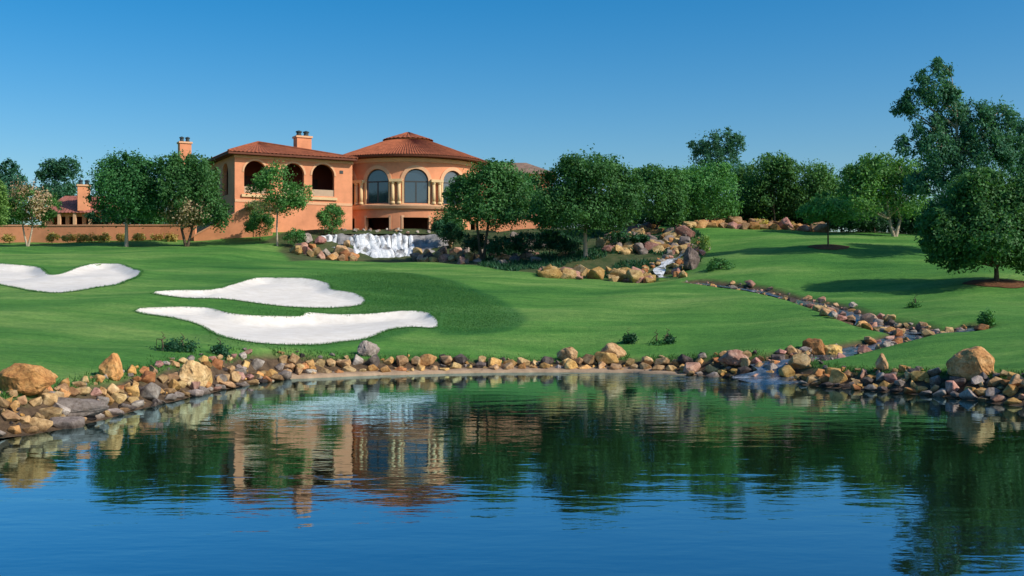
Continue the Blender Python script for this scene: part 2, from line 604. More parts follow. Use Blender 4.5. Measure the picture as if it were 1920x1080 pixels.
def height(X, Y, under=True):
    X, Y = np.asarray(X, float), np.asarray(Y, float)
    z, s = base_height(X, Y)
    for p in BUNKERS:
        d = -sdist(p, X, Y)
        t = columns(p, X, Y)
        z = z - np.where(d > 0, 0.34 * sstep(0.0, 0.9, d) * t ** 1.5, 0)
        # raised grass lip along the far edge
        z = z + 0.10 * np.where(d <= 0, 1 - sstep(0, 1.6, -d), 1 - sstep(0, 0.6, d)) * (0.3 + 0.7 * t)
        if under: z = z - np.where(d > 0.15, 0.10 * sstep(0.15, 0.6, d), 0)
    ds = np.minimum(seg_dist(STREAM, X, Y, False), seg_dist(SIDE, X, Y, False) + 0.3)
    z = np.where(s > 0, z - 0.30 * (1 - sstep(0.5, 1.6, ds)) * sstep(0, 1.5, s), z)
    return z


def gz(x, y):
    return float(height(np.array([x]), np.array([y]))[0])


def axis(fine0, fine1, step, lo, hi):
    a = list(np.arange(fine0, fine1 + 1e-6, step))
    d, x = step, fine0
    left = []
    while x > lo:
        d *= 1.25
        x -= d
        left.append(x)
    d, x = step, fine1
    right = []
    while x < hi:
        d *= 1.25
        x += d
        right.append(x)
    return np.array(left[::-1] + a + right)


gx, gy = axis(-44, 46, 0.36, -900, 900), axis(26, 124, 0.36, -500, 1500)
GX, GY = np.meshgrid(gx, gy)
sx_, sy_ = GX.ravel().copy(), GY.ravel().copy()
for p in BUNKERS:                # lawn vertices near a bunker outline are set on it, so the turf edge is clean
    best = np.full(sx_.shape, 1e9)
    bx, by = sx_.copy(), sy_.copy()
    for i in range(len(p)):
        x0, y0 = p[i]
        x1, y1 = p[(i + 1) % len(p)]
        dx, dy = x1 - x0, y1 - y0
        t = np.clip(((sx_ - x0) * dx + (sy_ - y0) * dy) / (dx * dx + dy * dy + 1e-12), 0, 1)
        qx, qy = x0 + t * dx, y0 + t * dy
        dd = np.hypot(sx_ - qx, sy_ - qy)
        k = dd < best
        best = np.where(k, dd, best)
        bx, by = np.where(k, qx, bx), np.where(k, qy, by)
    k = best < 0.185
    sx_, sy_ = np.where(k, bx, sx_), np.where(k, by, sy_)
GX, GY = sx_.reshape(GX.shape), sy_.reshape(GY.shape)
GZ = height(GX.ravel(), GY.ravel())
me = bpy.data.meshes.new('ground')
nx, ny = len(gx), len(gy)
idx = np.arange(nx * ny).reshape(ny, nx)
quads = np.stack([idx[:-1, :-1], idx[:-1, 1:], idx[1:, 1:], idx[1:, :-1]], -1).reshape(-1, 4)
me.from_pydata(np.stack([GX.ravel(), GY.ravel(), GZ], 1).tolist(), [], quads.tolist())
me.polygons.foreach_set('use_smooth', [True] * len(me.polygons))


def vattr(me, name, vals):
    a = me.attributes.new(name, 'FLOAT', 'POINT')
    a.data.foreach_set('value', np.asarray(vals, np.float32))


fx, fy = GX.ravel(), GY.ravel()
s_ = sdist(SHORE, fx, fy)
soil = 1 - sstep(1.1, 1.5, s_)
soil = np.maximum(soil, 1 - sstep(0.9, 1.5, seg_dist(STREAM, fx, fy, False)))
soil = np.maximum(soil, 1 - sstep(0.5, 1.0, seg_dist(SIDE, fx, fy, False)))
vattr(me, 'soil', soil)
vattr(me, 'rough', (1 - sstep(-0.4, 0.2, sdist(ROUGH, fx, fy))) * sstep(-17, -6, fx))
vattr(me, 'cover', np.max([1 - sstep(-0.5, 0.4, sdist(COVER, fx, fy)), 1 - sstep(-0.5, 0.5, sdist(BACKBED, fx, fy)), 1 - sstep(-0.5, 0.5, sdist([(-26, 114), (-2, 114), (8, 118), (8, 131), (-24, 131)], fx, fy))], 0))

m, n, l, b = material('lawn_grass')
big = tex(n, l, 0.12, 5, 0.6, stretch=(0.5, 1.6, 1))
fine = tex(n, l, 5.0, 6, 0.75)
streak = tex(n, l, 0.55, 4, 0.6, stretch=(0.22, 1.3, 1))
g1 = ramp(n, [(0.3, (0.036, 0.150, 0.028)), (0.5, (0.086, 0.236, 0.044)), (0.72, (0.205, 0.335, 0.090))])
l.new(big, g1.inputs[0])
g2 = ramp(n, [(0.3, (0.72, 0.80, 0.75)), (0.7, (1.28, 1.16, 1.2))])
l.new(streak, g2.inputs[0])
c = mixc(n, l, 0.8, g1.outputs[0], g2.outputs[0], 'MULTIPLY')
mid_ = tex(n, l, 1.3, 6, 0.8)
g6 = ramp(n, [(0.34, (0.70, 0.80, 0.72)), (0.5, (1, 1, 1)), (0.68, (1.38, 1.2, 1.15))])
l.new(mid_, g6.inputs[0])
c = mixc(n, l, 0.7, c, g6.outputs[0], 'MULTIPLY')
g3 = ramp(n, [(0.3, (0.60, 0.68, 0.62)), (0.7, (1.38, 1.26, 1.2))])
l.new(fine, g3.inputs[0])
c = mixc(n, l, 0.9, c, g3.outputs[0], 'MULTIPLY')
ar = n.new('ShaderNodeAttribute'); ar.attribute_name = 'rough'
c = mixc(n, l, ar.outputs['Fac'], c, mixc(n, l, 1.0, c, (0.46, 0.64, 0.68), 'MULTIPLY'))
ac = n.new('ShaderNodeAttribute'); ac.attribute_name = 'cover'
g4 = ramp(n, [(0.35, (0.035, 0.07, 0.02)), (0.6, (0.10, 0.11, 0.045))])  # planted ground; its dark green also holds the shade under the trees
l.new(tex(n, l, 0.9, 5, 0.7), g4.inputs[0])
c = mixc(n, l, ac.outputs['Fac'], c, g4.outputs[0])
as_ = n.new('ShaderNodeAttribute'); as_.attribute_name = 'soil'
g5 = ramp(n, [(0.35, (0.055, 0.036, 0.022)), (0.65, (0.15, 0.10, 0.06))])
l.new(tex(n, l, 3, 5, 0.7), g5.inputs[0])
c = mixc(n, l, as_.outputs['Fac'], c, g5.outputs[0])
l.new(c, b.inputs['Base Color'])
b.inputs['Roughness'].default_value = 0.9
b.inputs['Specular IOR Level'].default_value = 0.15
bump(n, l, tex(n, l, 6, 6, 0.8), b, 0.8, 0.09)
M['grass'] = m
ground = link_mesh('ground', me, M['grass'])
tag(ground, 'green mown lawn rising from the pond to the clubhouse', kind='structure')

# ------------------------------------------------------------------ water
m, n, l, b = material('pond_water')
b.inputs['Base Color'].default_value = (0.0, 0.026, 0.055, 1)
b.inputs['Roughness'].default_value = 0.015
b.inputs['IOR'].default_value = 2.7
w1 = tex(n, l, 0.9, 3, 0.5, stretch=(0.55, 1.3, 1), dist=0.3)
w2 = tex(n, l, 3.4, 3, 0.5, stretch=(0.7, 1.2, 1))
ad = n.new('ShaderNodeMath'); ad.operation = 'MULTIPLY_ADD'
l.new(w2, ad.inputs[0]); ad.inputs[1].default_value = 0.22; l.new(w1, ad.inputs[2])
vd = n.new('ShaderNodeVectorMath'); vd.operation = 'DISTANCE'
l.new(n.new('ShaderNodeNewGeometry').outputs['Position'], vd.inputs[0])
vd.inputs[1].default_value = (8.0, 48.0, 0)
tb = n.new('ShaderNodeMapRange')
tb.inputs[1].default_value, tb.inputs[2].default_value, tb.inputs[3].default_value, tb.inputs[4].default_value = 1.5, 6.5, 0.10, 0.0085
l.new(vd.outputs['Value'], tb.inputs[0])
bp = bump(n, l, ad.outputs[0], b, 1.0, 0.007)
l.new(tb.outputs[0], bp.inputs['Distance'])
gl = n.new('ShaderNodeBsdfGlossy')
gl.inputs['Roughness'].default_value = 0.02
gl.inputs['Color'].default_value = (0.54, 0.84, 0.98, 1)
l.new(bp.outputs[0], gl.inputs['Normal'])
lw = n.new('ShaderNodeLayerWeight')
lw.inputs['Blend'].default_value = 0.5
fr = n.new('ShaderNodeMapRange')
fr.inputs[1].default_value, fr.inputs[2].default_value, fr.inputs[3].default_value, fr.inputs[4].default_value = 0.50, 0.98, 0.08, 0.95
l.new(lw.outputs['Facing'], fr.inputs[0])
df = n.new('ShaderNodeBsdfDiffuse')
df.inputs['Color'].default_value = (0.012, 0.020, 0.010, 1)
mx_ = n.new('ShaderNodeMixShader')
l.new(fr.outputs[0], mx_.inputs[0]); l.new(df.outputs[0], mx_.inputs[1]); l.new(gl.outputs[0], mx_.inputs[2])
l.new(mx_.outputs[0], n['Material Output'].inputs['Surface'])
M['water'] = m
me = bpy.data.meshes.new('pond')
wp = [(-60, -2), (60, -2), (60, 60), (-60, 60)]
out = [(x * 1.0, y) for x, y in SHORE]
cxm, cym = 0, 30
grow = []
for i in range(len(SHORE)):      # sheet ends a little inside the bank, under the stones
    x0, y0 = SHORE[i - 1]; x1, y1 = SHORE[(i + 1) % len(SHORE)]
    nx_, ny_ = (y1 - y0), -(x1 - x0)
    L = math.hypot(nx_, ny_)
    px_, py_ = SHORE[i]
    a = (px_ + nx_ / L * 0.25, py_ + ny_ / L * 0.25)
    c_ = (px_ - nx_ / L * 0.25, py_ - ny_ / L * 0.25)
    grow.append(a if sdist(SHORE, np.array([a[0]]), np.array([a[1]]))[0] > 0 else c_)
me.from_pydata([(x, y, 0.0) for x, y in grow], [], [tuple(range(len(grow)))])
pond = link_mesh('pond', me, M['water'])
tag(pond, 'calm blue pond reflecting trees and clubhouse', kind='structure')

m, n, l, b = material('stream_water')
r_ = ramp(n, [(0.42, (0.03, 0.05, 0.065)), (0.60, (0.16, 0.20, 0.24)), (0.72, (0.62, 0.65, 0.68))])
l.new(tex(n, l, 1.7, 5, 0.7), r_.inputs[0])
l.new(r_.outputs[0], b.inputs['Base Color'])
b.inputs['Roughness'].default_value = 0.12
b.inputs['IOR'].default_value = 1.6
bump(n, l, tex(n, l, 4, 4, 0.6), b, 0.6, 0.05)
M['stream'] = m

m, n, l, b = material('falling_water')
r_ = ramp(n, [(0.30, (0.40, 0.41, 0.42)), (0.42, (0.74, 0.75, 0.75)), (0.55, (0.92, 0.92, 0.90))])
l.new(tex(n, l, 1.6, 5, 0.7, stretch=(1.5, 1.5, 0.28)), r_.inputs[0])
l.new(r_.outputs[0], b.inputs['Base Color'])
b.inputs['Roughness'].default_value = 0.45
bump(n, l, tex(n, l, 5, 4, 0.6, stretch=(1.5, 1.5, 0.3)), b, 0.8, 0.08)
tp_ = n.new('ShaderNodeBsdfTransparent')
ms_ = n.new('ShaderNodeMixShader')
al = ramp(n, [(0.36, (0.10, 0.10, 0.10)), (0.50, (0.97, 0.97, 0.97))])
l.new(tex(n, l, 1.0, 3, 0.5, stretch=(1.7, 1.0, 0.20), dist=0.3), al.inputs[0])
l.new(al.outputs[0], ms_.inputs[0]); l.new(tp_.outputs[0], ms_.inputs[1]); l.new(b.outputs[0], ms_.inputs[2])
l.new(ms_.outputs[0], n['Material Output'].inputs['Surface'])
M['fall'] = m


def ribbon(name, path, width, mat, dz=0.12, label=None, w1=None):
    v, f = [], []
    for i, (x, y) in enumerate(path):
        x0, y0 = path[max(i - 1, 0)]; x1, y1 = path[min(i + 1, len(path) - 1)]
        L = math.hypot(x1 - x0, y1 - y0)
        nx_, ny_ = -(y1 - y0) / L, (x1 - x0) / L
        w = (width + ((w1 or width) - width) * i / len(path)) * (0.8 + 0.35 * math.sin(i * 0.9) + 0.2 * math.sin(i * 0.37 + 1))
        z = gz(x, y) + dz
        for k in range(7):
            t = (k - 3) / 3 * w
            v.append((x + nx_ * t, y + ny_ * t, z - 0.012 * abs(k - 3)))
    for i in range(len(path) - 1):
        for k in range(6):
            f.append((i * 7 + k, i * 7 + k + 1, i * 7 + k + 8, i * 7 + k + 7))
    me = bpy.data.meshes.new(name)
    me.from_pydata(v, [], f)
    me.polygons.foreach_set('use_smooth', [True] * len(f))
    o = link_mesh(name, me, mat)
    tag(o, label, kind='structure')
    return o


ribbon('stream', STREAM, 0.6, M['stream'], 0.14, 'narrow rocky stream winding down the lawn to the pond', 1.45)
ribbon('stream', SIDE, 0.45, M['stream'], 0.14, 'short side channel of the stream')

# ------------------------------------------------------------------ sand bunkers
BL = ['long white sand bunker with a grass notch in its far edge, below the terrace wall',
      'white humped sand bunker between two other bunkers',
      'long white sand bunker nearest the pond stones']
for p, lab in zip(BUNKERS, BL):
    o_ = resample(p, 0.35)
    xs, ys = [q[0] for q in o_], [q[1] for q in o_]
    GXb, GYb = np.meshgrid(np.arange(min(xs), max(xs), 0.45), np.arange(min(ys), max(ys), 0.45))
    bx_, by_ = GXb.ravel(), GYb.ravel()
    ok = (sdist(p, bx_, by_) < -0.2)
    V2, F2 = cdt_fill(o_, (), list(zip(bx_[ok], by_[ok])))
    A2 = np.array(V2)
    z = height(A2[:, 0], A2[:, 1], under=False) + 0.035
    z = z + 0.008 * np.sin(A2[:, 0] * 2.1 + A2[:, 1]) * np.sin(A2[:, 1] * 1.7)
    me = bpy.data.meshes.new('sand_bunker')
    me.from_pydata(np.column_stack([A2, z]).tolist(), [], F2)
    me.polygons.foreach_set('use_smooth', [True] * len(F2))
    tag(link_mesh('sand_bunker', me, M['sand']), lab, kind='structure')

# ------------------------------------------------------------------ rocks
def rock_mesh(seed, sub=0, flat=1.0, rough=0.0):
    """angular stone: hull of random points, edges slightly worn; sub > 0 adds craggy relief"""
    q = random.Random(seed)
    bm = bmesh.new()
    for _ in range(13 if not sub else 30):
        d = Vector((q.gauss(0, 1), q.gauss(0, 1), q.gauss(0, 1))).normalized()
        r = q.uniform(0.82, 1.0)
        bm.verts.new((d.x * r, d.y * r, d.z * r))
    h = bmesh.ops.convex_hull(bm, input=bm.verts)
    bmesh.ops.delete(bm, geom=[g for g in h['geom_interior'] if isinstance(g, bmesh.types.BMVert)], context='VERTS')
    bmesh.ops.dissolve_limit(bm, angle_limit=0.30, verts=bm.verts, edges=bm.edges)
    bmesh.ops.bevel(bm, geom=list(bm.edges), offset=0.06, segments=1, affect='EDGES')
    if sub:
        bmesh.ops.triangulate(bm, faces=bm.faces)
        bmesh.ops.subdivide_edges(bm, edges=bm.edges, cuts=sub, use_grid_fill=True)
        o = Vector((q.uniform(0, 50), q.uniform(0, 50), seed))
        for v in bm.verts:
            d = v.co.normalized()
            v.co *= 1 + rough * (2 * noise.noise(d * 2.6 + o) + noise.noise(d * 6 + o) + 0.5 * noise.noise(d * 13 + o))
    bmesh.ops.recalc_face_normals(bm, faces=bm.faces)
    me = bpy.data.meshes.new('boulder')
    bm.to_mesh(me)
    bm.free()
    return me


ROCKS = [rock_mesh(i + 3) for i in range(16)]
for me in ROCKS: me.materials.append(STONES['tan'])
ROCK_N = [0]


def rock(x, y, sx, sy, sz, color, label, group=None, sink=0.35, mesh=None, z=None, rot=None, name='boulder'):
    me = mesh or rnd.choice(ROCKS)
    o = bpy.data.objects.new(name, me)
    COL.objects.link(o)
    o.scale = (sx, sy, sz)
    o.location = (x, y, (gz(x, y) if z is None else z) + sz * (1 - 2 * sink))
    o.rotation_euler = rot or (rnd.uniform(-0.35, 0.35), rnd.uniform(-0.35, 0.35), rnd.uniform(0, 6.28))
    o.material_slots[0].link = 'OBJECT'
    o.material_slots[0].material = STONES[color]
    ROCK_N[0] += 1
    return tag(o, label, 'boulder' if max(sx, sz) > 0.55 else 'stone', group)


def shore_point(t):
    """t in px 0..1920 along the visible shore -> point on the waterline and its landward normal"""
    i = max(k for k in range(vis_n - 1) if shore_px[k][0] <= t or k == 0)
    u = (t - shore_px[i][0]) / (shore_px[i + 1][0] - shore_px[i][0])
    a, b_ = shore[i], shore[i + 1]
    p = (a[0] + (b_[0] - a[0]) * u, a[1] + (b_[1] - a[1]) * u)
    d = Vector((b_[0] - a[0], b_[1] - a[1])).normalized()
    nrm = Vector((-d.y, d.x))
    return p, nrm


PLACE = [(-90, 540, 'the left bank of the pond'), (540, 1290, 'the pond edge below the bunkers'), (1290, 2010, 'the pond edge beside the stream mouth')]
CW = {0: ['tan', 'tan', 'tan', 'golden', 'orange', 'grey', 'pinkish'], 1: ['tan', 'tan', 'tan', 'tan', 'golden', 'golden', 'orange', 'grey', 'dark'], 2: ['tan', 'tan', 'golden', 'orange', 'golden', 'grey', 'pinkish', 'dark']}


def stone_row(sec, s0, smin, smax, gap, lowrow=False, skip=(), row='in the middle course'):
    a, b_, where = PLACE[sec]
    t = a + rnd.uniform(0, 8)
    while t < b_:
        p, nr = shore_point(t)
        r = rnd.uniform(smin, smax)
        if rnd.random() < 0.14: r *= 1.35
        Y = p[1]
        s = s0 + rnd.uniform(-0.14, 0.14)
        if not any(k0 < t < k1 for k0, k1 in skip):
            col = rnd.choice(CW[sec])
            if lowrow and rnd.random() < 0.55: col = rnd.choice(['grey', 'dark', 'grey'])
            asp = rnd.uniform(0.75, 1.25)
            flat_ = rnd.uniform(0.5, 0.75) if lowrow else rnd.uniform(0.65, 1.0)
            rock(p[0] + nr.x * s, p[1] + nr.y * s, r * asp, r / asp * 0.9, r * flat_, col,
                 '%s %s stone %s of %s' % ('small' if r < smin + (smax - smin) * 0.4 else 'medium' if r < smax else 'large', {'grey': 'grey', 'dark': 'dark brown'}.get(col, col), row, where), 'stones along ' + where, sink=0.33 if not lowrow else 0.38, name='shore_stone')
        need, done = 2 * r * gap * 0.92, 0.0
        last = p
        while done < need and t < b_:
            t += 2
            p2, _ = shore_point(t)
            done += math.hypot(p2[0] - last[0], p2[1] - last[1])
            last = p2


WET, TOP = 'standing in the water', 'in the top course'
stone_row(0, 0.05, 0.22, 0.42, 1.0, True, row=WET)
stone_row(0, 0.52, 0.20, 0.38, 1.05)
stone_row(0, 0.98, 0.18, 0.36, 1.10)
stone_row(0, 1.42, 0.16, 0.30, 1.35, row=TOP)
stone_row(1, 0.50, 0.22, 0.40, 0.92)
stone_row(1, 1.02, 0.28, 0.50, 0.84, row=TOP)
stone_row(2, 0.06, 0.22, 0.38, 1.0, True, skip=((1445, 1500),), row=WET)
stone_row(2, 0.50, 0.20, 0.38, 0.98)
stone_row(2, 0.95, 0.20, 0.40, 1.02, skip=((1440, 1500),))
stone_row(2, 1.38, 0.17, 0.30, 1.35, skip=((1420, 1640),), row=TOP)
for t in range(400, 600, 9):
    p, nr = shore_point(t)
    s = rnd.uniform(0.35, 1.25)
    r = rnd.uniform(0.18, 0.32)
    col = rnd.choice(['tan', 'tan', 'golden', 'orange', 'grey'])
    rock(p[0] + nr.x * s, p[1] + nr.y * s, r * 1.1, r, r * 0.8, col, 'angular %s stone packed between the craggy tan boulder and the bunker bank' % col, 'stones packed beside the craggy boulder', 0.3, name='shore_stone')
# boulders one can single out
BIG = [rock_mesh(101, 3, 0.8, 0.05), rock_mesh(117, 3, 0.8, 0.06), rock_mesh(131, 3, 1, 0.05)]
for me in BIG: me.materials.append(STONES['tan'])


def big(px, Y, w, h, d, color, label, k, sink=0.25, rz=0.0, tilt=0.0):
    x = (px - 960) / F * Y
    rock(x, Y, w, d, h, color, label, None, sink, BIG[k], rot=(0, tilt, rz))


big(48, 30.8, 0.90, 0.56, 0.7, 'orange', 'large rounded rust brown boulder on the left bank of the pond', 0, 0.18, 0.4)
big(130, 31.4, 1.15, 0.34, 0.6, 'grey', 'long low grey slab stone lying at the water beside the rounded rust boulder', 1, 0.35, 0.25)
big(212, 36.2, 0.50, 0.55, 0.4, 'orange', 'pointed red orange rock leaning among the left bank stones', 2, 0.2, 0.9, 0.4)
big(365, 40.4, 0.85, 0.62, 0.6, 'tan', 'large craggy tan boulder beside the dark shrubs on the left bank', 1, 0.2, 1.2)
big(1823, 39.6, 0.95, 0.85, 0.85, 'golden', 'huge rounded golden orange boulder standing above the right bank stones', 0, 0.36, 2.3)
big(1383, 48.3, 0.95, 0.42, 0.6, 'pinkish', 'wide flat pinkish slab at the water beside the stream mouth', 2, 0.3, 0.1)
big(1528, 49.4, 0.72, 0.52, 0.6, 'orange', 'big orange boulder on the islet of rocks in the stream mouth', 1, 0.2, 2.0, -0.3)
big(1560, 49.2, 0.55, 0.38, 0.5, 'golden', 'smaller golden boulder beside the big orange one in the stream mouth', 0, 0.2, 1.0)
big(1655, 42.5, 0.30, 0.44, 0.28, 'tan', 'upright tan standing stone among the right bank stones', 2, 0.2, 0.4)
big(1150, 52.1, 0.85, 0.5, 0.5, 'tan', 'broad tan boulder with sloping top in the pond edge near the small shrubs', 2, 0.25, 0.5)
big(1065, 52.2, 0.62, 0.45, 0.45, 'tan', 'pale tan boulder in the pond edge left of the broad sloping one', 0, 0.25, 2.5)
big(690, 50.7, 0.62, 0.48, 0.5, 'grey', 'grey brown boulder topping the pond edge stones below the long bunker', 1, 0.25, 0.8)
big(1296, 91.5, 0.75, 1.15, 0.7, 'dark', 'tall dark brown rock standing beside the small cascade', 1, 0.15, 0.3)


def stream_stones(path, n0, lo, hi, side, lab, grp, i0=0, i1=None, rmin=0.2, rmax=0.42, big_every=9):
    pts = path[i0:i1]
    for k in range(n0):
        i = rnd.randrange(0, len(pts) - 1)
        x0, y0 = pts[i]; x1, y1 = pts[i + 1]
        u = rnd.random()
        L = math.hypot(x1 - x0, y1 - y0)
        sd = rnd.choice(side)
        off = sd * rnd.uniform(lo, hi)
        x = x0 + (x1 - x0) * u - (y1 - y0) / L * off
        y = y0 + (y1 - y0) * u + (x1 - x0) / L * off
        if sdist(SHORE, np.array([x]), np.array([y]))[0] < 0.3: continue
        r = rnd.uniform(rmin, rmax) * (1.4 if k % big_every == 0 else 1)
        col = rnd.choice(['tan', 'tan', 'pinkish', 'orange', 'grey', 'dark'])
        rock(x, y, r * rnd.uniform(0.8, 1.3), r, r * rnd.uniform(0.6, 0.9), col, lab % {'dark': 'dark brown'}.get(col, col), grp, 0.3, name='stream_stone')


stream_stones(STREAM, 74, 0.55, 1.15, (-1, 1), 'small %s stone lining the stream across the lawn', 'stones lining the stream', 0, None)
stream_stones(STREAM, 26, 0.2, 1.5, (-1, 1), 'angular %s stone heaped at the bend of the stream', 'stones heaped at the stream bend', 18, 34, 0.26, 0.46)
stream_stones(STREAM, 12, 0.3, 1.2, (-1, 1), 'angular %s stone beside the lowest reach of the stream', 'stones beside the lowest reach of the stream', 36, 62, 0.22, 0.4)
stream_stones(SIDE, 14, 0.3, 0.6, (-1, 1), 'small %s stone in the side channel of the stream', 'stones in the side channel', 0, None, 0.18, 0.34)


# far rocks that nobody could pick apart
def rock_field(name, label, spots, col_list, parent=None):
    by = {}
    for x, y, r in spots:
        by.setdefault(rnd.choice(col_list), []).append((x, y, r))
    for col, ls in by.items():
        V, Fc = [], []
        for x, y, r in ls:
            me = rnd.choice(SMALL)
            a = rnd.uniform(0, 6.28)
            ca, sa = math.cos(a), math.sin(a)
            sx, sy, sz = r * rnd.uniform(0.8, 1.3), r * rnd.uniform(0.8, 1.2), r * rnd.uniform(0.6, 1.0)
            z0 = gz(x, y) + sz * 0.35
            n0 = len(V)
            for v in me.vertices:
                vx, vy, vz = v.co.x * sx, v.co.y * sy, v.co.z * sz
                V.append((x + vx * ca - vy * sa, y + vx * sa + vy * ca, z0 + vz))
            Fc += [tuple(i + n0 for i in p.vertices) for p in me.polygons]
        me = bpy.data.meshes.new(name)
        me.from_pydata(V, [], Fc)
        o = link_mesh(name, me, STONES[col])
        tag(o, label % col, 'rocks', kind='stuff')


SMALL = [rock_mesh(i + 40) for i in range(8)]


def scatter_px(quad, n, rmin, rmax):
    """n spots inside a patch of ground given by (px, Y) corners"""
    out = []
    poly = [((px - 960) / F * Y, Y) for px, Y in quad]
    xs, ys = [p[0] for p in poly], [p[1] for p in poly]
    while len(out) < n:
        x, y = rnd.uniform(min(xs), max(xs)), rnd.uniform(min(ys), max(ys))
        if in_poly(poly, np.array([x]), np.array([y]))[0]:
            out.append((x, y, rnd.uniform(rmin, rmax) * rnd.choice((0.8, 1, 1, 1.4))))
    return out


rock_field('rock_bank', '%s rocks heaped on the slope beside the small cascade', scatter_px([(1120, 104), (1220, 100), (1300, 103), (1310, 116), (1180, 116), (1120, 110)], 130, 0.4, 0.85), ['tan', 'tan', 'golden', 'pinkish', 'orange', 'grey'])
rock_field('rock_ledge', '%s rocks in a low ledge along the top of the green', scatter_px([(1015, 88), (1215, 86.5), (1225, 92), (1100, 93.5), (1010, 92)], 70, 0.4, 0.8), ['tan', 'pinkish', 'tan', 'golden'])
rock_field('rock_border', '%s rocks bordering the upper lawn under the trees', scatter_px([(1300, 115), (1540, 115.5), (1540, 119.5), (1300, 120)], 105, 0.45, 0.95), ['tan', 'golden', 'tan', 'orange', 'pinkish'])
rock_field('rock_bank', '%s rocks under the trees beside the waterfall', scatter_px([(850, 101), (1000, 98), (1080, 104), (1030, 118), (880, 118)], 55, 0.3, 0.7), ['tan', 'dark', 'pinkish', 'grey'])
rock_field('rock_bank', '%s rocks between the waterfall and the round pavilion', scatter_px([(590, 121.2), (845, 121.2), (850, 123), (690, 123), (600, 123)], 30, 0.18, 0.38), ['tan', 'grey', 'pinkish'])
rock_field('streamside_gravel', 'small %s rocks beside the stream', [(x + rnd.uniform(-1.0, 1.0), y + rnd.uniform(-0.9, 0.9), rnd.uniform(0.08, 0.17)) for x, y in STREAM[:-8] for _ in range(6)], ['tan', 'grey', 'pinkish'])
rock_field('pondside_gravel', 'small %s rocks between the shore stones', [(p[0] + nr.x * s, p[1] + nr.y * s, rnd.uniform(0.07, 0.17)) for p, nr, s in [(*shore_point(rnd.uniform(-60, 1980)), rnd.uniform(0.1, 1.75)) for _ in range(420)]], ['tan', 'grey', 'orange', 'dark'])

# earth ledge at the waterline in the middle of the far shore
V, Fc = [], []
led = [shore_point(t) for t in range(470, 1330, 12)]
for i, (p, nr) in enumerate(led):
    f_ = min(1, i / 6, (len(led) - 1 - i) / 8)
    w = 0.36 * f_ + 0.02
    j = 0.05 * math.sin(i * 1.3) + 0.04 * math.sin(i * 0.47)
    for s, z in ((-0.12 + j, -0.25), (-0.06 + j, 0.06 * f_ + 0.01), (w * 0.5, 0.12 * f_ + 0.02), (w + 0.3, 0.22 * f_), (w + 0.4, -0.2)):
        V.append((p[0] + nr.x * s, p[1] + nr.y * s, z))
for i in range(len(led) - 1):
    for k in range(4):
        Fc.append((i * 5 + k, i * 5 + k + 1, i * 5 + k + 6, i * 5 + k + 5))
me = bpy.data.meshes.new('shore_ledge')
me.from_pydata(V, [], Fc)
me.polygons.foreach_set('use_smooth', [True] * len(Fc))
tag(link_mesh('shore_ledge', me, M['edge']), 'low pale earth ledge along the waterline below the stones', kind='structure')

# ------------------------------------------------------------------ waterfall
def fall_surface(px, t):
    Y = 118.2 - 5.6 * t
    st = t * 2
    g = (math.floor(st) + sstep(0.05, 0.9, st - math.floor(st))) / 2 if t < 1 else 1.0
    z = 9.72 - 3.5 * float(0.4 * t + 0.6 * g)
    edge = max(0, abs(px - 715) - 105) / 40
    x = (px - 960) / F * Y
    z += 0.30 * noise.noise(Vector((x * 0.8, Y * 0.5, 3))) + 0.10 * noise.noise(Vector((x * 2.0, Y * 1.2, 7))) - 0.9 * edge
    return Vector((x, Y + 0.3 * noise.noise(Vector((x * 0.7, t * 3, 1))), z))


wf = empty('waterfall', tuple(at(715, 490, 113)), 'wide white waterfall tumbling over grey rocks below the clubhouse', 'waterfall')
mb = MB()
NU, NT = 66, 30
mb.add([fall_surface(580 + 275 * i / NU, k / NT) - Vector((0, 0, 0)) for k in range(NT + 1) for i in range(NU + 1)],
       [(k * (NU + 1) + i, k * (NU + 1) + i + 1, (k + 1) * (NU + 1) + i + 1, (k + 1) * (NU + 1) + i) for k in range(NT) for i in range(NU)])
mb.build('rock_face', M['rock_core'], wf)
strands = [(648, 676, 6), (656, 690, 9), (664, 700, 12), (672, 706, 12), (684, 716, 12), (697, 722, 9), (705, 730, 9), (716, 734, 6), (728, 744, 7), (738, 752, 8), (752, 742, 8), (762, 756, 7), (604, 606, 7), (616, 614, 9), (628, 624, 6)]
for i, (a, b_, w) in enumerate(strands):
    mb = MB()
    v, f = [], []
    a, b_ = a + (10 if a > 640 else 0), b_ + (10 if a > 640 else 0)
    t1 = 0.55 if a < 640 else 1.0
    N = 26
    t0 = rnd.uniform(0.0, 0.12)
    for k in range(N + 1):
        t = t0 + (t1 - t0) * k / N
        c0 = a + (b_ - a) * (k / N) ** 1.4 + 1.5 * math.sin(k * 0.3 + i)
        ww = w * (0.55 + 0.6 * k / N) * (1 + 0.10 * math.sin(k * 0.5 + i * 2))
        for q in range(5):
            p = fall_surface(c0 + (q - 2) / 2 * ww, min(t, 0.999))
            v.append(p + Vector((0, -0.10, 0.16 - 0.07 * abs(q - 2))))
    for k in range(N):
        for q in range(4):
            f.append((k * 5 + q, k * 5 + q + 1, (k + 1) * 5 + q + 1, (k + 1) * 5 + q))
    mb.add(v, f).build('cascade', M['fall'], wf, True)
me = bpy.data.meshes.new('upper_pool')
up = [((px - 960) / F * Y, Y, 9.80) for px, Y in [(600, 118.6), (660, 118.0), (780, 118.0), (838, 118.6), (830, 121.5), (720, 122.6), (610, 121.5)]]
me.from_pydata(up, [], [tuple(range(len(up)))])
tag(link_mesh('upper_pool', me, M['water']), 'small upper pool feeding the waterfall', kind='structure')
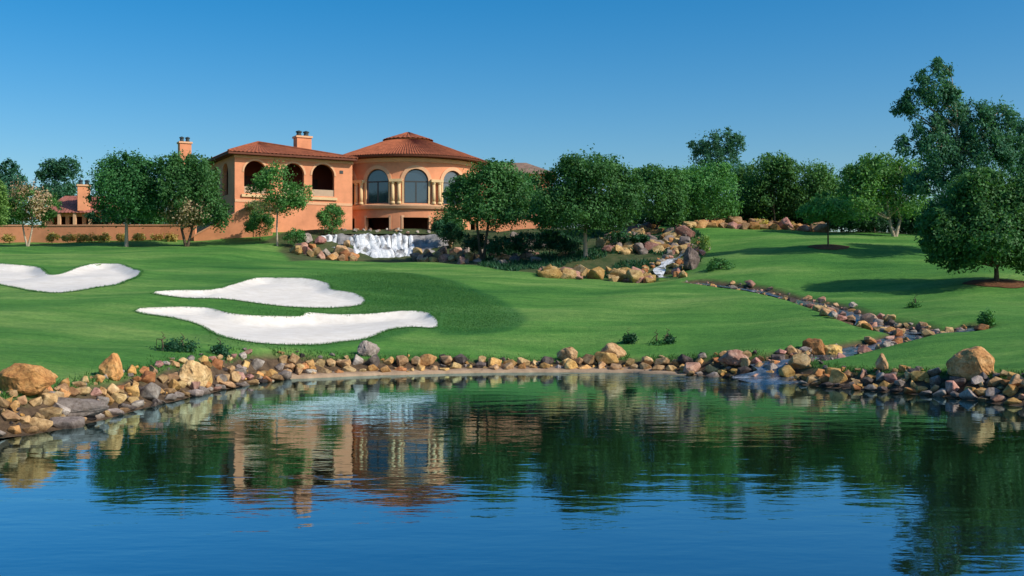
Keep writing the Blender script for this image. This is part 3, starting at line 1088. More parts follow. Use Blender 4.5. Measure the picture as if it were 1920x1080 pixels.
for px, Y, r, col in [(556, 109.5, 1.0, 'tan'), (575, 109.8, 0.75, 'pinkish'), (592, 110.2, 0.85, 'tan'), (610, 110, 0.7, 'grey'), (628, 110, 0.8, 'tan'), (645, 110.4, 0.95, 'orange'), (660, 110.8, 0.7, 'tan'), (566, 112, 0.9, 'pinkish'), (584, 113, 0.8, 'orange'), (600, 116, 0.8, 'pinkish'), (640, 113, 1.0, 'tan'), (575, 115.5, 0.9, 'grey'),
                       (655, 114, 0.7, 'grey'), (664, 112.2, 0.7, 'orange'), (650, 116, 0.65, 'tan'), (783, 114.5, 0.8, 'tan'), (778, 112.2, 0.7, 'grey'), (790, 110.8, 0.8, 'pinkish'), (806, 110.4, 1.0, 'dark'), (822, 110, 0.8, 'tan'), (838, 109.7, 0.75, 'pinkish'), (852, 109.4, 0.7, 'orange'), (868, 109.0, 0.9, 'tan'), (800, 113, 0.9, 'tan'), (830, 113, 0.9, 'dark'), (855, 112.5, 0.85, 'pinkish'), (875, 112, 0.7, 'grey'), (845, 116, 0.8, 'tan'), (795, 108.8, 0.7, 'tan'), (812, 108.4, 0.65, 'golden'), (830, 108, 0.7, 'pinkish'), (846, 107.6, 0.6, 'tan'), (862, 107, 0.65, 'tan'), (880, 107, 0.7, 'golden'), (560, 107.6, 0.6, 'golden'), (582, 107.8, 0.6, 'tan'), (602, 108, 0.65, 'pinkish'), (622, 108.2, 0.6, 'golden'), (640, 108.4, 0.6, 'tan'), (658, 108.8, 0.6, 'tan'), (660, 118.3, 0.6, 'grey'), (740, 118.5, 0.45, 'tan'), (690, 118.6, 0.4, 'grey')]:
    side = 'left' if px < 700 else 'right'
    x = (px - 960) / F * Y
    rock(x, Y, r * rnd.uniform(0.8, 1.1), r * 0.8, r * rnd.uniform(0.7, 1.0), col,
         '%s boulder beside the waterfall on %s' % (('dark brown' if col == 'dark' else col), 'the side of the stairway' if side == 'left' else 'the side of the dark shrubs'), 'boulders beside the waterfall on the %s' % ('stairway side' if side == 'left' else 'shrub side'), 0.25,
         z=max(gz(x, Y), float(fall_surface(px, min(max((118.2 - Y) / 5.6, 0), 0.99)).z) - 0.4 if 590 < px < 850 else -9))
casc = project_poly([(1283, 452), (1290, 468), (1275, 484), (1252, 498), (1236, 513), (1246, 527)])
CP = catmull(casc, 6, False)
ribbon('cascade_stream', CP[:17], 0.40, M['stream'], 0.22, 'greyer upper run of the small cascade between rocks')
ribbon('cascade_stream', CP[15:], 0.55, M['fall'], 0.30, 'white lower run of the small cascade beside the tall dark rock')
rock_field('cascade_rocks', '%s rocks edging the small cascade', [(x + sd * rnd.uniform(0.9, 1.7), y + rnd.uniform(-0.6, 0.6), rnd.uniform(0.3, 0.6)) for x, y in catmull(casc, 6, False) for sd in (-1, 1)], ['tan', 'pinkish', 'grey', 'orange'])

# ------------------------------------------------------------------ clubhouse
def arch(cx, hw, sill, spring, n=16, grow=0.0):
    hw += grow
    p = [(cx - hw, sill - grow), (cx + hw, sill - grow)]
    return p + [(cx + hw * math.cos(math.pi * k / n), spring + hw * math.sin(math.pi * k / n)) for k in range(n + 1)]


def arc_only(cx, hw, spring, n=16):
    return [(cx + hw * math.cos(math.pi * k / n), spring + hw * math.sin(math.pi * k / n)) for k in range(n + 1)]


def panel(name, outer, holes, fm, thick, mat, parent, step=0.7):
    outer = resample(outer, step)
    u0, u1 = min(p[0] for p in outer), max(p[0] for p in outer)
    v0, v1 = min(p[1] for p in outer), max(p[1] for p in outer)
    GXp, GYp = np.meshgrid(np.arange(u0 + step, u1 - step * 0.4, step), np.arange(v0 + step, v1 - step * 0.4, step))
    a, b_ = GXp.ravel(), GYp.ravel()
    ok = np.ones(a.shape, bool)
    for h in holes:
        ok &= ~in_poly(h, a, b_) & (seg_dist(h, a, b_) > 0.15)
    V2, F2 = cdt_fill(outer, holes, list(zip(a[ok], b_[ok])))
    mb = MB()
    N = len(V2)
    mb.add([fm(u, 0, v) for u, v in V2] + [fm(u, thick, v) for u, v in V2], list(F2) + [tuple(i + N for i in reversed(t)) for t in F2])
    for loop in [outer] + list(holes):
        k = len(loop)
        mb.add([fm(u, 0, v) for u, v in loop] + [fm(u, thick, v) for u, v in loop], [(i, (i + 1) % k, k + (i + 1) % k, k + i) for i in range(k)])
    return mb.build(name, mat, parent)


CC = Vector(((765 - 960) / F * 138, 138, 0))
club = empty('clubhouse', (CC.x, CC.y, 9.6), 'terracotta clubhouse with round arched pavilion, tiled roofs and two chimneys', 'building')
RW = 8.9


def fm_cyl(u, d, v):
    a = u / RW
    return Vector((CC.x + (RW - d) * math.sin(a), CC.y - (RW - d) * math.cos(a), v))


BAY = [-49, -18.5, 11.5, 42, 72]
SILL, SPRING, HW = 13.95, 16.55, 1.42
ang = lambda d: R(d) * RW
holes = [arch(ang(d), HW, SILL, SPRING) for d in BAY] + [[(ang(d) - 1.5, 10.0), (ang(d) + 1.5, 10.0), (ang(d) + 1.5, 12.3), (ang(d) - 1.5, 12.3)] for d in BAY]
holes = [resample(h, 0.5) for h in holes]
panel('rotunda_wall', [(ang(-78), 9.0), (ang(88), 9.0), (ang(88), 19.5), (ang(-78), 19.5)], holes, fm_cyl, 0.45, M['stucco'], club)
mb = MB()
mb.lathe((CC.x, CC.y, 0), [(RW, 9.0), (RW, 19.5), (RW - 0.45, 19.5), (RW - 0.45, 9.0)], 40, R(88.3), R(281.7), False)
mb.build('rotunda_back_wall', M['stucco'], club)
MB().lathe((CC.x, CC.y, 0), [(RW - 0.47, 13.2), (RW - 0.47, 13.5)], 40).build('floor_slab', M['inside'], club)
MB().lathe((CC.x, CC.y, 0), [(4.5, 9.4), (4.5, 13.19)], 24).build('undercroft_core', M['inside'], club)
MB().lathe((CC.x, CC.y, 0), [(RW - 0.05, 13.30), (RW + 0.28, 13.32), (RW + 0.42, 13.62), (RW + 0.42, 13.78), (RW - 0.05, 13.90)], 72, R(-80), R(90), False).build('sill_cornice', M['trim'], club)
MB().lathe((CC.x, CC.y, 0), [(RW - 0.05, 18.75), (RW + 0.12, 18.78), (RW + 0.30, 19.2), (RW - 0.05, 19.25)], 72, R(-80), R(90), False).build('eave_moulding', M['trim'], club)

# windows
for d in BAY:
    a = R(d)
    O = Vector((CC.x + (RW - 0.20) * math.sin(a), CC.y - (RW - 0.20) * math.cos(a), 0))
    rv, nv = Vector((math.cos(a), math.sin(a), 0)), Vector((-math.sin(a), math.cos(a), 0))
    fm = lambda u, dd, v, O=O, rv=rv, nv=nv: O + rv * u + nv * dd + Vector((0, 0, v))
    win = MB().ring(arch(0, HW + 0.02, SILL - 0.02, SPRING), arch(0, HW - 0.13, SILL + 0.12, SPRING), fm, 0, 0.16).build('window', M['frame'], club)
    MB().box(-HW + 0.1, HW - 0.1, 0.01, 0.14, SPRING - 0.12, SPRING + 0.03, lambda x, y, z: fm(x, y, z)).build('transom', M['frame'], win)
    MB().box(-0.07, 0.07, 0.012, 0.138, SILL + 0.1, SPRING - 0.11, lambda x, y, z: fm(x, y, z)).build('mullion', M['frame'], win)
    for s in (-1, 1):
        x0, x1 = (0.05, HW - 0.11) if s > 0 else (-HW + 0.11, -0.05)
        MB().prism([(x0, SILL + 0.1), (x1, SILL + 0.1), (x1, SPRING - 0.1), (x0, SPRING - 0.1)], fm, 0.06, 0.085).build('pane', M['glass'], win)
    MB().prism(arc_only(0, HW - 0.11, SPRING + 0.01), fm, 0.06, 0.085).build('pane', M['glass'], win)
    # raised surround, follows the curved wall
    am = MB().ring([(p[0] + ang(d), p[1]) for p in arc_only(0, HW + 0.42, SPRING)], [(p[0] + ang(d), p[1]) for p in arc_only(0, HW + 0.01, SPRING)], fm_cyl, -0.10, 0.12, False)
    am.build('arch_surround', M['trim'], club)
    for s in (-1, 1):
        u0, u1 = sorted((ang(d) + s * (HW + 0.01), ang(d) + s * (HW + 0.22)))
        MB().box(u0, u1, -0.06, 0.12, 13.88, SPRING - 0.02, fm_cyl).build('jamb', M['cream'], club)
    # wide opening below
    for s in (-1, 1):
        u0, u1 = sorted((ang(d) + s * 1.5, ang(d) + s * 1.72))
        MB().box(u0, u1, -0.05, 0.1, 9.2, 12.32, fm_cyl).build('door_jamb', M['trim'], club)
    MB().box(ang(d) - 1.72, ang(d) + 1.72, -0.06, 0.1, 12.325, 12.55, fm_cyl).build('lintel', M['trim'], club)
# paired columns
for d in (-33.8, -3.5, 26.8, 57):
    for s in (-1, 1):
        u = ang(d) + s * 0.36
        p = fm_cyl(u, -0.24, 0)
        colm = MB().lathe((p.x, p.y, 0), [(0.20, 14.15), (0.205, 14.8), (0.185, 16.15)], 14).build('column', M['cream'], club, True)
        MB().lathe((p.x, p.y, 0), [(0.27, 13.89), (0.27, 14.03), (0.22, 14.16)], 14).build('column_base', M['cream'], colm)
        MB().lathe((p.x, p.y, 0), [(0.19, 16.14), (0.26, 16.3), (0.29, 16.42)], 14).build('capital', M['cream'], colm)
    MB().box(ang(d) - 0.72, ang(d) + 0.72, -0.56, 0.02, 16.425, 16.75, fm_cyl).build('entablature', M['cream'], club)


def tiled_cone(r0, z0, r1, z1, n, th=0.16):
    mb = MB()
    v, f = [], []
    for k in range(9):
        t = k / 8
        for i in range(n):
            a = 2 * math.pi * i / n
            w = 0.06 if i % 2 else -0.03
            r = r0 + (r1 - r0) * t
            z = z0 + (z1 - z0) * t + 0.02 * (k % 2)
            v.append((CC.x + r * math.sin(a), CC.y - r * math.cos(a), z + w))
    for k in range(8):
        for i in range(n):
            j = (i + 1) % n
            f.append((k * n + i, k * n + j, (k + 1) * n + j, (k + 1) * n + i))
    return mb.add(v, f)


mb = tiled_cone(10.15, 19.55, 2.9, 22.25, 380)
rr = mb.build('rotunda_roof', M['roof'], club)
MB().lathe((CC.x, CC.y, 0), [(10.1, 19.32), (10.16, 19.5), (9.6, 19.62), (8.4, 19.62), (8.4, 19.3)], 96, cap=False).build('eave_board', M['soffit'], rr)
MB().lathe((CC.x, CC.y, 0), [(8.4, 19.3), (10.1, 19.318)], 96, cap=False).build('soffit', M['soffit'], rr)
MB().lathe((CC.x, CC.y, 0), [(2.75, 22.0), (2.75, 22.52)], 36, cap=False).build('lantern_drum', M['stucco'], rr)
tiled_cone(3.15, 22.42, 0.12, 23.45, 64).build('lantern_roof', M['roof'], rr)

# arcaded wing
WA, WB = Vector((-30.5, 122.0, 0)), Vector((-18.5, 128.5, 0))
wd = (WB - WA).normalized()
wnrm = Vector((-wd.y, wd.x, 0))                # inward
WLEN = (WB - WA).length
WDEP = 22.0
fm_w = lambda u, d, v: WA + wd * u + wnrm * d + Vector((0, 0, v))


def u_at(px):
    k = (px - 960) / F
    return (k * WA.y - WA.x) / (wd.x - k * wd.y)


ARC = [(u_at(479), 1.28), (u_at(550), 1.24), (u_at(606), 1.32)]
WS, WSP = 14.55, 16.90
EZ = 18.88
panel('wing_wall', [(0, 9.0), (WLEN, 9.0), (WLEN, EZ), (0, EZ)], [arch(u, h, WS, WSP) for u, h in ARC], fm_w, 0.5, M['stucco'], club, 1.5)
fm_l = lambda u, d, v: WA + wnrm * u + wd * d + Vector((0, 0, v))
panel('side_wall', [(0.502, 9.0), (WDEP, 9.0), (WDEP, EZ), (0.502, EZ)], [arch(4.2, 1.3, WS, WSP), arch(9.0, 1.3, WS, WSP), arch(13.8, 1.3, WS, WSP)], fm_l, 0.5, M['stucco'], club, 1.5)
fm_r = lambda u, d, v: WB + wnrm * u - wd * d + Vector((0, 0, v))
panel('side_wall', [(0.502, 9.0), (WDEP, 9.0), (WDEP, EZ), (0.502, EZ)], [], fm_r, 0.5, M['stucco'], club, 3)
MB().box(0.51, WLEN - 0.51, WDEP - 0.5, WDEP, 9, EZ, fm_w).build('rear_wall', M['stucco'], club)
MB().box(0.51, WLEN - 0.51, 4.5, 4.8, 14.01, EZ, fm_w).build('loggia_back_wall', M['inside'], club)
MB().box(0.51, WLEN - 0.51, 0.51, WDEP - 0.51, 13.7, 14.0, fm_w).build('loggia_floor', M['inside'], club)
for k, (u, h) in enumerate(ARC):
    MB().ring([(p[0] + u, p[1]) for p in arc_only(0, h + 0.22, WSP)], [(p[0] + u, p[1]) for p in arc_only(0, h + 0.01, WSP)], fm_w, -0.05, 0.1, False).build('arch_surround', M['trim'], club)
    MB().box(u - h + 0.01, u + h - 0.01, 0.1, 0.3, WS - 0.1, WS + 0.75, fm_w).build('balcony_rail', M['pale_panel'], club)
    MB().box(u - h - 0.3, u + h + 0.3, -0.2, 0.05, WS - 0.42, WS - 0.12, fm_w).build('sill', M['cream'], club)
    MB().box(u - 0.8, u + 0.8, 4.40, 4.49, 14.01, 16.9, fm_w).build('loggia_door', M['door'], club)
MB().box(u_at(640) - 0.2, u_at(640) + 0.2, -0.05, 0.03, 17.25, 17.6, fm_w).build('wall_vent', M['metal'], club)
MB().box(0.02, WLEN - 0.02, -0.06, 0.02, 13.55, 13.85, fm_w).build('string_course', M['trim'], club)
MB().box(-0.08, WLEN + 0.08, -0.10, 0.03, 18.42, 18.72, fm_w).build('eave_moulding', M['trim'], club)

# hipped roof of the wing
OV = 0.95
e0, e1, e2, e3 = fm_w(-OV, -OV, EZ + 0.1), fm_w(WLEN + 0.3, -OV, EZ + 0.1), fm_w(WLEN + 0.3, WDEP + OV, EZ + 0.1), fm_w(-OV, WDEP + OV, EZ + 0.1)
q0, q1 = fm_w(4.4, 6.5, 21.1), fm_w(4.4, 15.0, 21.1)


def roof_face(mb, a, b_, c, d, n):
    """fan of tile courses between eave a-b and ridge d-c"""
    v, f = [], []
    up = Vector((0, 0, 1))
    for i in range(n + 1):
        for k in range(7):
            t = k / 6
            lo = a.lerp(b_, i / n)
            hi = d.lerp(c, i / n)
            w = 0.07 if (i % 2 and i < n) else 0.0
            v.append(lo.lerp(hi, t) + up * (w * (1 - 0.6 * t) + 0.02 * (k % 2)))
    for i in range(n):
        for k in range(6):
            f.append((i * 7 + k, (i + 1) * 7 + k, (i + 1) * 7 + k + 1, i * 7 + k + 1))
    mb.add(v, f)


mb = MB()
roof_face(mb, e0, e1, q0, q0, 64)
roof_face(mb, e1, e2, q1, q0, 64)
roof_face(mb, e2, e3, q1, q1, 50)
roof_face(mb, e3, e0, q0, q1, 80)
wr = mb.build('wing_roof', M['roof'], club)
for a, b_ in ((e0, q0), (e1, q0), (e2, q1), (e3, q1), (q0, q1)):
    MB().tube([a + Vector((0, 0, 0.05)), a.lerp(b_, 0.5) + Vector((0, 0, 0.07)), b_ + Vector((0, 0, 0.05))], [0.13] * 3, 8).build('ridge_tiles', M['roof'], wr)
mb = MB()
mb.box(-OV + 0.03, WLEN + 0.27, -OV + 0.03, WDEP + OV - 0.03, EZ - 0.14, EZ + 0.06, fm_w)
mb.build('eave_board', M['soffit'], wr)


def chimney(px, Y, zb, zt, w, parent, rz=0.5, label=None):
    x = (px - 960) / F * Y
    fmc = lambda a, b_, z: Vector((x + a * math.cos(rz) - b_ * math.sin(rz), Y + a * math.sin(rz) + b_ * math.cos(rz), z))
    c = MB().box(-w, w, -w * 0.8, w * 0.8, zb, zt, fmc).build('chimney', M['stucco'], parent)
    MB().box(-w - 0.12, w + 0.12, -w * 0.8 - 0.12, w * 0.8 + 0.12, zt + 0.002, zt + 0.22, fmc).build('chimney_cap', M['trim'], c)
    for s in (-1, 1):
        p = fmc(s * w * 0.5, 0, zt + 0.2)
        MB().lathe((p.x, p.y, p.z), [(w * 0.36, 0.0), (w * 0.30, 0.45), (w * 0.42, 0.47), (w * 0.42, 0.6), (0.02, 0.72)], 10).build('chimney_pot', M['metal'], c)


chimney(567, 131, 18.9, 21.75, 0.88, club)
chimney(346, 140, 9.5, 22.3, 0.72, club)

# stairway down from the loggia terrace
st = [(-6.6, 8.6), (-6.6, 9.55), (-0.6, 12.9), (0.6, 13.5), (1.6, 13.5), (1.6, 8.6)]
fm_s = lambda u, d, v: Vector((-27.4, 119.2, 0)) + Vector((1, 0.12, 0)).normalized() * u + Vector((-0.12, 1, 0)).normalized() * d + Vector((0, 0, v))
stair = MB().prism(st, fm_s, 0, 0.35).build('stair_parapet', M['stucco'], club)
cp = [(-6.6, 9.552), (-0.6, 12.902), (0.6, 13.502), (1.6, 13.502), (1.6, 13.68), (0.55, 13.68), (-0.65, 13.08), (-6.6, 9.73)]
MB().prism(cp, fm_s, -0.06, 0.41).build('coping', M['wallcap'], stair)
for k in range(18):
    MB().box(-6.6 + k * 0.37, -6.6 + (k + 1) * 0.37, 0.36, 2.5, 8.6, 9.25 + k * 0.195, fm_s).build('step', M['trim'], club)
# plain east wing far behind the trees
ex, ey = (1000 - 960) / F * 156, 156
MB().box(ex - 9, ex + 2.6, ey - 4, ey + 8, 9.5, 19.7).build('east_wing_wall', M['stucco'], club)
mb = MB()
mb.add([(ex - 9.8, ey - 4.8, 19.7), (ex + 3.3, ey - 4.8, 19.7), (ex + 3.3, ey + 8.8, 19.7), (ex - 9.8, ey + 8.8, 19.7), (ex - 4, ey + 2, 22.0), (ex - 1.0, ey + 2, 22.0)],
       [(0, 1, 5, 4), (1, 2, 5), (2, 3, 4, 5), (3, 0, 4), (0, 3, 2, 1)])
mb.build('east_wing_roof', M['roof_grey'], club)

# terrace wall
tw = empty('terrace_wall', tuple(at(220, 452, 119)), 'low terracotta terrace wall running along the top of the lawn', 'wall')
tp = [(-220, 119.5), (-60, 119.8), (60, 120.2), (180, 119.6), (300, 119.4), (366, 119.0)]
for i in range(len(tp) - 1):
    a, b_ = [Vector(((px - 960) / F * Y, Y, 0)) for px, Y in (tp[i], tp[i + 1])]
    d = (b_ - a).normalized()
    nn = Vector((-d.y, d.x, 0))
    L = (b_ - a).length
    fmt = lambda u, dd, v, a=a, d=d, nn=nn: a + d * u + nn * dd + Vector((0, 0, v))
    MB().box(0.004, L, 0, 0.4, 8.4, 10.75, fmt).build('wall_section', M['stucco'], tw)
    MB().box(0.004, L, -0.07, 0.47, 10.752, 10.9, fmt).build('coping', M['wallcap'], tw)
# second low wall among the trees right of the round pavilion
gw = empty('garden_wall', tuple(at(975, 428, 121)), 'low salmon garden wall with pale coping under the trees', 'wall')
a, b_ = Vector(((930 - 960) / F * 121, 121, 0)), Vector(((1016 - 960) / F * 122, 122, 0))
d = (b_ - a).normalized(); nn = Vector((-d.y, d.x, 0))
fmt = lambda u, dd, v: a + d * u + nn * dd + Vector((0, 0, v))
MB().box(0, (b_ - a).length, 0, 0.5, 9.4, 12.0, fmt).build('wall_section', M['stucco'], gw)
MB().box(-0.1, (b_ - a).length + 0.1, -0.08, 0.58, 12.002, 12.2, fmt).build('coping', M['wallcap'], gw)

# ------------------------------------------------------------------ cottage behind the wall at the left
ctY = 146
cx0, cx1 = (84 - 960) / F * ctY, (205 - 960) / F * ctY
cot = empty('cottage', ((cx0 + cx1) / 2, ctY, 10.0), 'small pink roofed house with one chimney behind the terrace wall', 'house')
z_ = lambda py, Y=ctY: CAMZ - (py - HORIZON) / F * Y
panel('wall', [(cx0, 9.6), (cx1, 9.6), (cx1, z_(398)), (cx0, z_(398))],
      [[(x, 10.6), (x + 1.7, 10.6), (x + 1.7, z_(406)), (x, z_(406))] for x in (cx0 + 1.0, cx0 + 3.2, cx0 + 5.4)], lambda u, d, v: Vector((u, ctY + d, v)), 0.4, M['stucco'], cot, 2)
MB().box(cx0, cx1, ctY + 5, ctY + 5.4, 9.6, z_(398)).build('rear_wall', M['inside'], cot)
for x in (cx0, cx1 - 0.4):
    MB().box(x, x + 0.4, ctY + 0.41, ctY + 4.99, 9.6, z_(398)).build('end_wall', M['stucco'], cot)
mb = MB()
E0, E1 = Vector((cx0 - 0.6, ctY - 1.1, z_(400))), Vector((cx1 + 0.6, ctY - 1.1, z_(400)))
G0, G1 = Vector((cx0 + 1.5, ctY + 2.8, z_(364))), Vector((cx1 - 1.5, ctY + 2.8, z_(364)))
E2, E3 = Vector((cx1 + 0.6, ctY + 6.4, z_(400))), Vector((cx0 - 0.6, ctY + 6.4, z_(400)))
roof_face(mb, E0, E1, G1, G0, 40)
roof_face(mb, E1, E2, G1, G1, 20)
roof_face(mb, E2, E3, G0, G1, 40)
roof_face(mb, E3, E0, G0, G0, 20)
mb.build('roof', M['roof_pink'], cot)
for k in range(5):
    x = cx0 + 0.2 + k * (cx1 - cx0 - 0.4) / 4
    MB().box(x - 0.18, x + 0.18, ctY - 0.95, ctY - 0.6, 9.7, z_(401)).build('porch_post', M['trim'], cot)
chimney(157, ctY - 0.2, z_(396), z_(350), 0.78, cot, 0.4)

# ------------------------------------------------------------------ trees
LEAFK = 1.75


def leaf_cloud(name, lobes, n, size, mat, parent, seed, aspect=0.55, droop=0.0, sparse=0.38, spread=0.16, clump=10, inner=0.25, origin=(0, 0, 0)):
    g = np.random.default_rng(seed)
    n, size, clump = int(n * LEAFK), size / LEAFK ** 0.5 * 1.06, clump + 4
    L = np.array(lobes, float)
    area = (L[:, 3] * L[:, 5]) ** 0.85 * (L[:, 4]) ** 0.5
    nc = int(n / clump * 1.9)
    k = g.choice(len(L), nc, p=area / area.sum())
    d = g.normal(size=(nc, 3))
    d /= np.linalg.norm(d, axis=1)[:, None]
    rad = np.where(g.random(nc) < inner, g.random(nc) ** 0.5 * 0.8, 0.80 + 0.25 * g.random(nc))
    c = L[k, :3] + d * L[k, 3:6] * rad[:, None]
    # uneven outline and holes
    ph = g.random((6, 3)) * 6.28
    sc = 1.1 / np.mean(L[:, 3])
    nz = np.zeros(nc)
    for i in range(6):
        w = g.normal(size=3) * sc * (1.6 + 0.9 * i)
        nz += np.sin(c @ w + ph[i, 0]) / (1 + 0.35 * i)
    nz = (nz - nz.mean()) / (nz.std() + 1e-6)
    keep = nz > np.quantile(nz, sparse)
    c, d, k, nz = c[keep][:n // clump], d[keep][:n // clump], k[keep][:n // clump], nz[keep][:n // clump]
    m_ = len(c)
    rmean = L[k, 3:6].mean(1)
    cen = np.repeat(c, clump, 0) + g.normal(size=(m_ * clump, 3)) * np.repeat(np.clip(rmean * spread, 0.10, 0.55), clump)[:, None]
    N = len(cen)
    nrm = np.repeat(d, clump, 0) * 0.9 + g.normal(size=(N, 3)) * 0.75 + np.array([0, 0, 0.35])
    nrm /= np.linalg.norm(nrm, axis=1)[:, None]
    t = g.normal(size=(N, 3)) + np.array([0, 0, -droop])
    t -= nrm * (t * nrm).sum(1)[:, None]
    t /= np.linalg.norm(t, axis=1)[:, None] + 1e-9
    b_ = np.cross(nrm, t)
    s = size * (0.6 + 0.8 * g.random(N))[:, None]
    v = np.stack([cen - t * s, cen + b_ * s * aspect + nrm * s * 0.12, cen + t * s, cen - b_ * s * aspect + nrm * s * 0.12], 1).reshape(-1, 3) - np.array(origin)
    me = bpy.data.meshes.new(name)
    me.vertices.add(N * 4)
    me.vertices.foreach_set('co', v.astype(np.float32).ravel())
    me.loops.add(N * 4)
    me.loops.foreach_set('vertex_index', np.arange(N * 4, dtype=np.int32))
    me.polygons.add(N)
    me.polygons.foreach_set('loop_start', np.arange(0, N * 4, 4, dtype=np.int32))
    me.update(calc_edges=True)
    tint = np.clip(np.repeat(0.44 + 0.22 * nz + g.normal(size=m_) * 0.13, clump) + g.normal(size=N) * 0.08, 0, 1)
    vattr(me, 'tint', np.repeat(tint, 4))
    return link_mesh(name, me, mat, parent)


SEED = [500]


def tree(name, label, bpx, Y, lobes_px, leaf='mid', n=9000, size=0.17, bark='bark', tr=0.16, stems=1, group=None, sparse=0.38, droop=0.0, aspect=0.55, extra=None, limbs=True, cat='tree', inner=0.25, spread=0.16, fork=0.35, lean=0.0):
    SEED[0] += 1
    q = random.Random(SEED[0])
    x = (bpx - 960) / F * Y
    z0 = gz(x, Y) - 0.05
    t = empty(name, (x, Y, z0), label, cat, group)
    pm = F / Y
    lobes = []
    for L in lobes_px:
        px, py, rx, rz = L[:4]
        if Y > 112 and 1180 < px < 1600: rx *= 1.28
        dy = L[4] if len(L) > 4 else q.uniform(-0.45, 0.45) * rx / pm
        c = at(px, py, Y)
        lobes.append((c.x, Y + dy, c.z, rx / pm, rx / pm * 0.9, rz / pm))
    # big lobes are broken into smaller ones so the outline is uneven
    sub = []
    for (a, b_, c, rx, ry, rz) in lobes:
        sub.append((a, b_, c, rx * 0.92, ry * 0.92, rz * 0.92))
        for _ in range(8):
            th, ph = q.uniform(0, 6.28), q.uniform(-0.6, 1.3)
            kx = q.uniform(0.26, 0.46)
            sub.append((a + rx * 0.82 * math.cos(th) * math.cos(ph), b_ + ry * 0.82 * math.sin(th) * math.cos(ph), c + rz * 0.82 * math.sin(ph), rx * kx, ry * kx, rz * kx))
    mb = MB()
    ctr = np.mean([[l_[0], l_[1], l_[2]] for l_ in lobes], 0)
    zl = min(l_[2] - l_[5] for l_ in lobes)
    if limbs:
        for s in range(stems):
            ox = (s - (stems - 1) / 2) * tr * 1.1
            fx_ = x + ox + lean + (s - (stems - 1) / 2) * (0.9 if stems > 1 else 0)
            fz = z0 + max(0.5, (zl - z0) * (1.0 + fork)) if stems == 1 else z0 + max(0.7, (zl - z0) * 1.1)
            fk = Vector((fx_, Y + q.uniform(-0.1, 0.1), fz))
            b0 = Vector((x + ox, Y, z0))
            mid = b0.lerp(fk, 0.5) + Vector((q.uniform(-0.08, 0.08), 0, 0))
            mb.tube([b0 - Vector((0, 0, 0.3)), b0 + Vector((0, 0, 0.08)), mid, fk], [tr * 1.5, tr * 1.15, tr * 0.9, tr * 0.75], 8)
            ztop = max(l_[2] for l_ in lobes)
            top = Vector((fk.x * 0.35 + ctr[0] * 0.65, ctr[1], max(fk.z + 0.3, fk.z + 0.8 * (ztop - fk.z))))
            axis_ = [fk.lerp(top, k / 5) + Vector((q.uniform(-0.12, 0.12), q.uniform(-0.12, 0.12), 0)) * min(k, 1) for k in range(6)]
            mb.tube(axis_, [tr * (0.75 - 0.11 * k) for k in range(6)], 7)
            for l_ in lobes[s::stems] if len(lobes) >= stems else lobes:
                for _ in range(2):
                    e = Vector((l_[0] + q.uniform(-0.55, 0.55) * l_[3], l_[1] + q.uniform(-0.5, 0.5) * l_[4], l_[2] + q.uniform(-0.1, 0.5) * l_[5]))
                    h_ = math.hypot(e.x - ctr[0], e.y - ctr[1])
                    zs = min(max(e.z - 0.8 * h_ - 0.3, fk.z), top.z - 0.1)
                    u_ = (zs - fk.z) / max(top.z - fk.z, 1e-3)
                    st_ = fk.lerp(top, u_)
                    mm = st_.lerp(e, 0.55) + Vector((q.uniform(-0.2, 0.2), q.uniform(-0.2, 0.2), q.uniform(-0.1, 0.3)))
                    r0 = tr * (0.6 - 0.4 * u_)
                    mb.tube([st_, st_.lerp(mm, 0.5) + Vector((q.uniform(-0.1, 0.1), 0, q.uniform(-0.1, 0.1))), mm, e], [r0, r0 * 0.8, r0 * 0.55, 0.012], 6)
        mb.build('trunk', M[bark], t, True)
    leaf_cloud('crown', sub, n, size, LEAF[leaf], t, SEED[0], aspect, droop, sparse, spread, origin=t['wo'], inner=inner)
    if extra:
        for (lp, lf, nn_, sz_) in extra:
            e = [(*at(px, py, Y)[:1], Y - 0.3, at(px, py, Y).z, rx / pm, rx / pm * 0.8, rz / pm) for px, py, rx, rz in lp]
            leaf_cloud('blossom', e, nn_, sz_, LEAF[lf], t, SEED[0] + 77, 0.7, 0, 0.5, 0.2, origin=t['wo'])
    return t


# left group
tree('shade_tree', 'round dark green tree with pale single trunk by the terrace wall', 237, 111.5, [(232, 350, 62, 60), (205, 375, 38, 42), (262, 370, 45, 48), (235, 315, 42, 30), (285, 340, 25, 40)], 'deep', 15000, 0.16, 'bark_pale', 0.18)
tree('shade_tree', 'round dark green tree with branching trunk and pale dry blossom, at the stairway foot', 350, 111, [(355, 345, 58, 52), (325, 350, 42, 55), (388, 388, 36, 36), (345, 315, 42, 24), (415, 405, 24, 26), (320, 400, 22, 20)], 'deep', 14000, 0.16, 'bark', 0.15, 2, extra=[([(352, 395, 40, 26), (345, 375, 28, 16)], 'blossom', 1900, 0.13)], fork=0.1)
tree('slender_tree', 'small sparse tree with airy flat crown in front of the arcaded wing', 520, 113, [(528, 345, 42, 32), (500, 362, 30, 24), (560, 368, 26, 24), (525, 385, 44, 14)], 'mid', 5200, 0.14, 'bark_pale', 0.10, 1, sparse=0.45, fork=0.05, inner=0.3, extra=[([(520, 385, 40, 14)], 'blossom', 500, 0.11)])
tree('blossom_tree', 'thin tree with pinkish blossom and patchy leaves in front of the terrace wall', 52, 112, [(40, 378, 30, 26), (85, 388, 26, 24), (60, 405, 34, 22), (20, 400, 20, 26)], 'mid', 3600, 0.14, 'bark_pale', 0.10, 2, sparse=0.5, extra=[([(60, 375, 36, 28), (72, 400, 25, 14)], 'blossom', 1300, 0.12)])
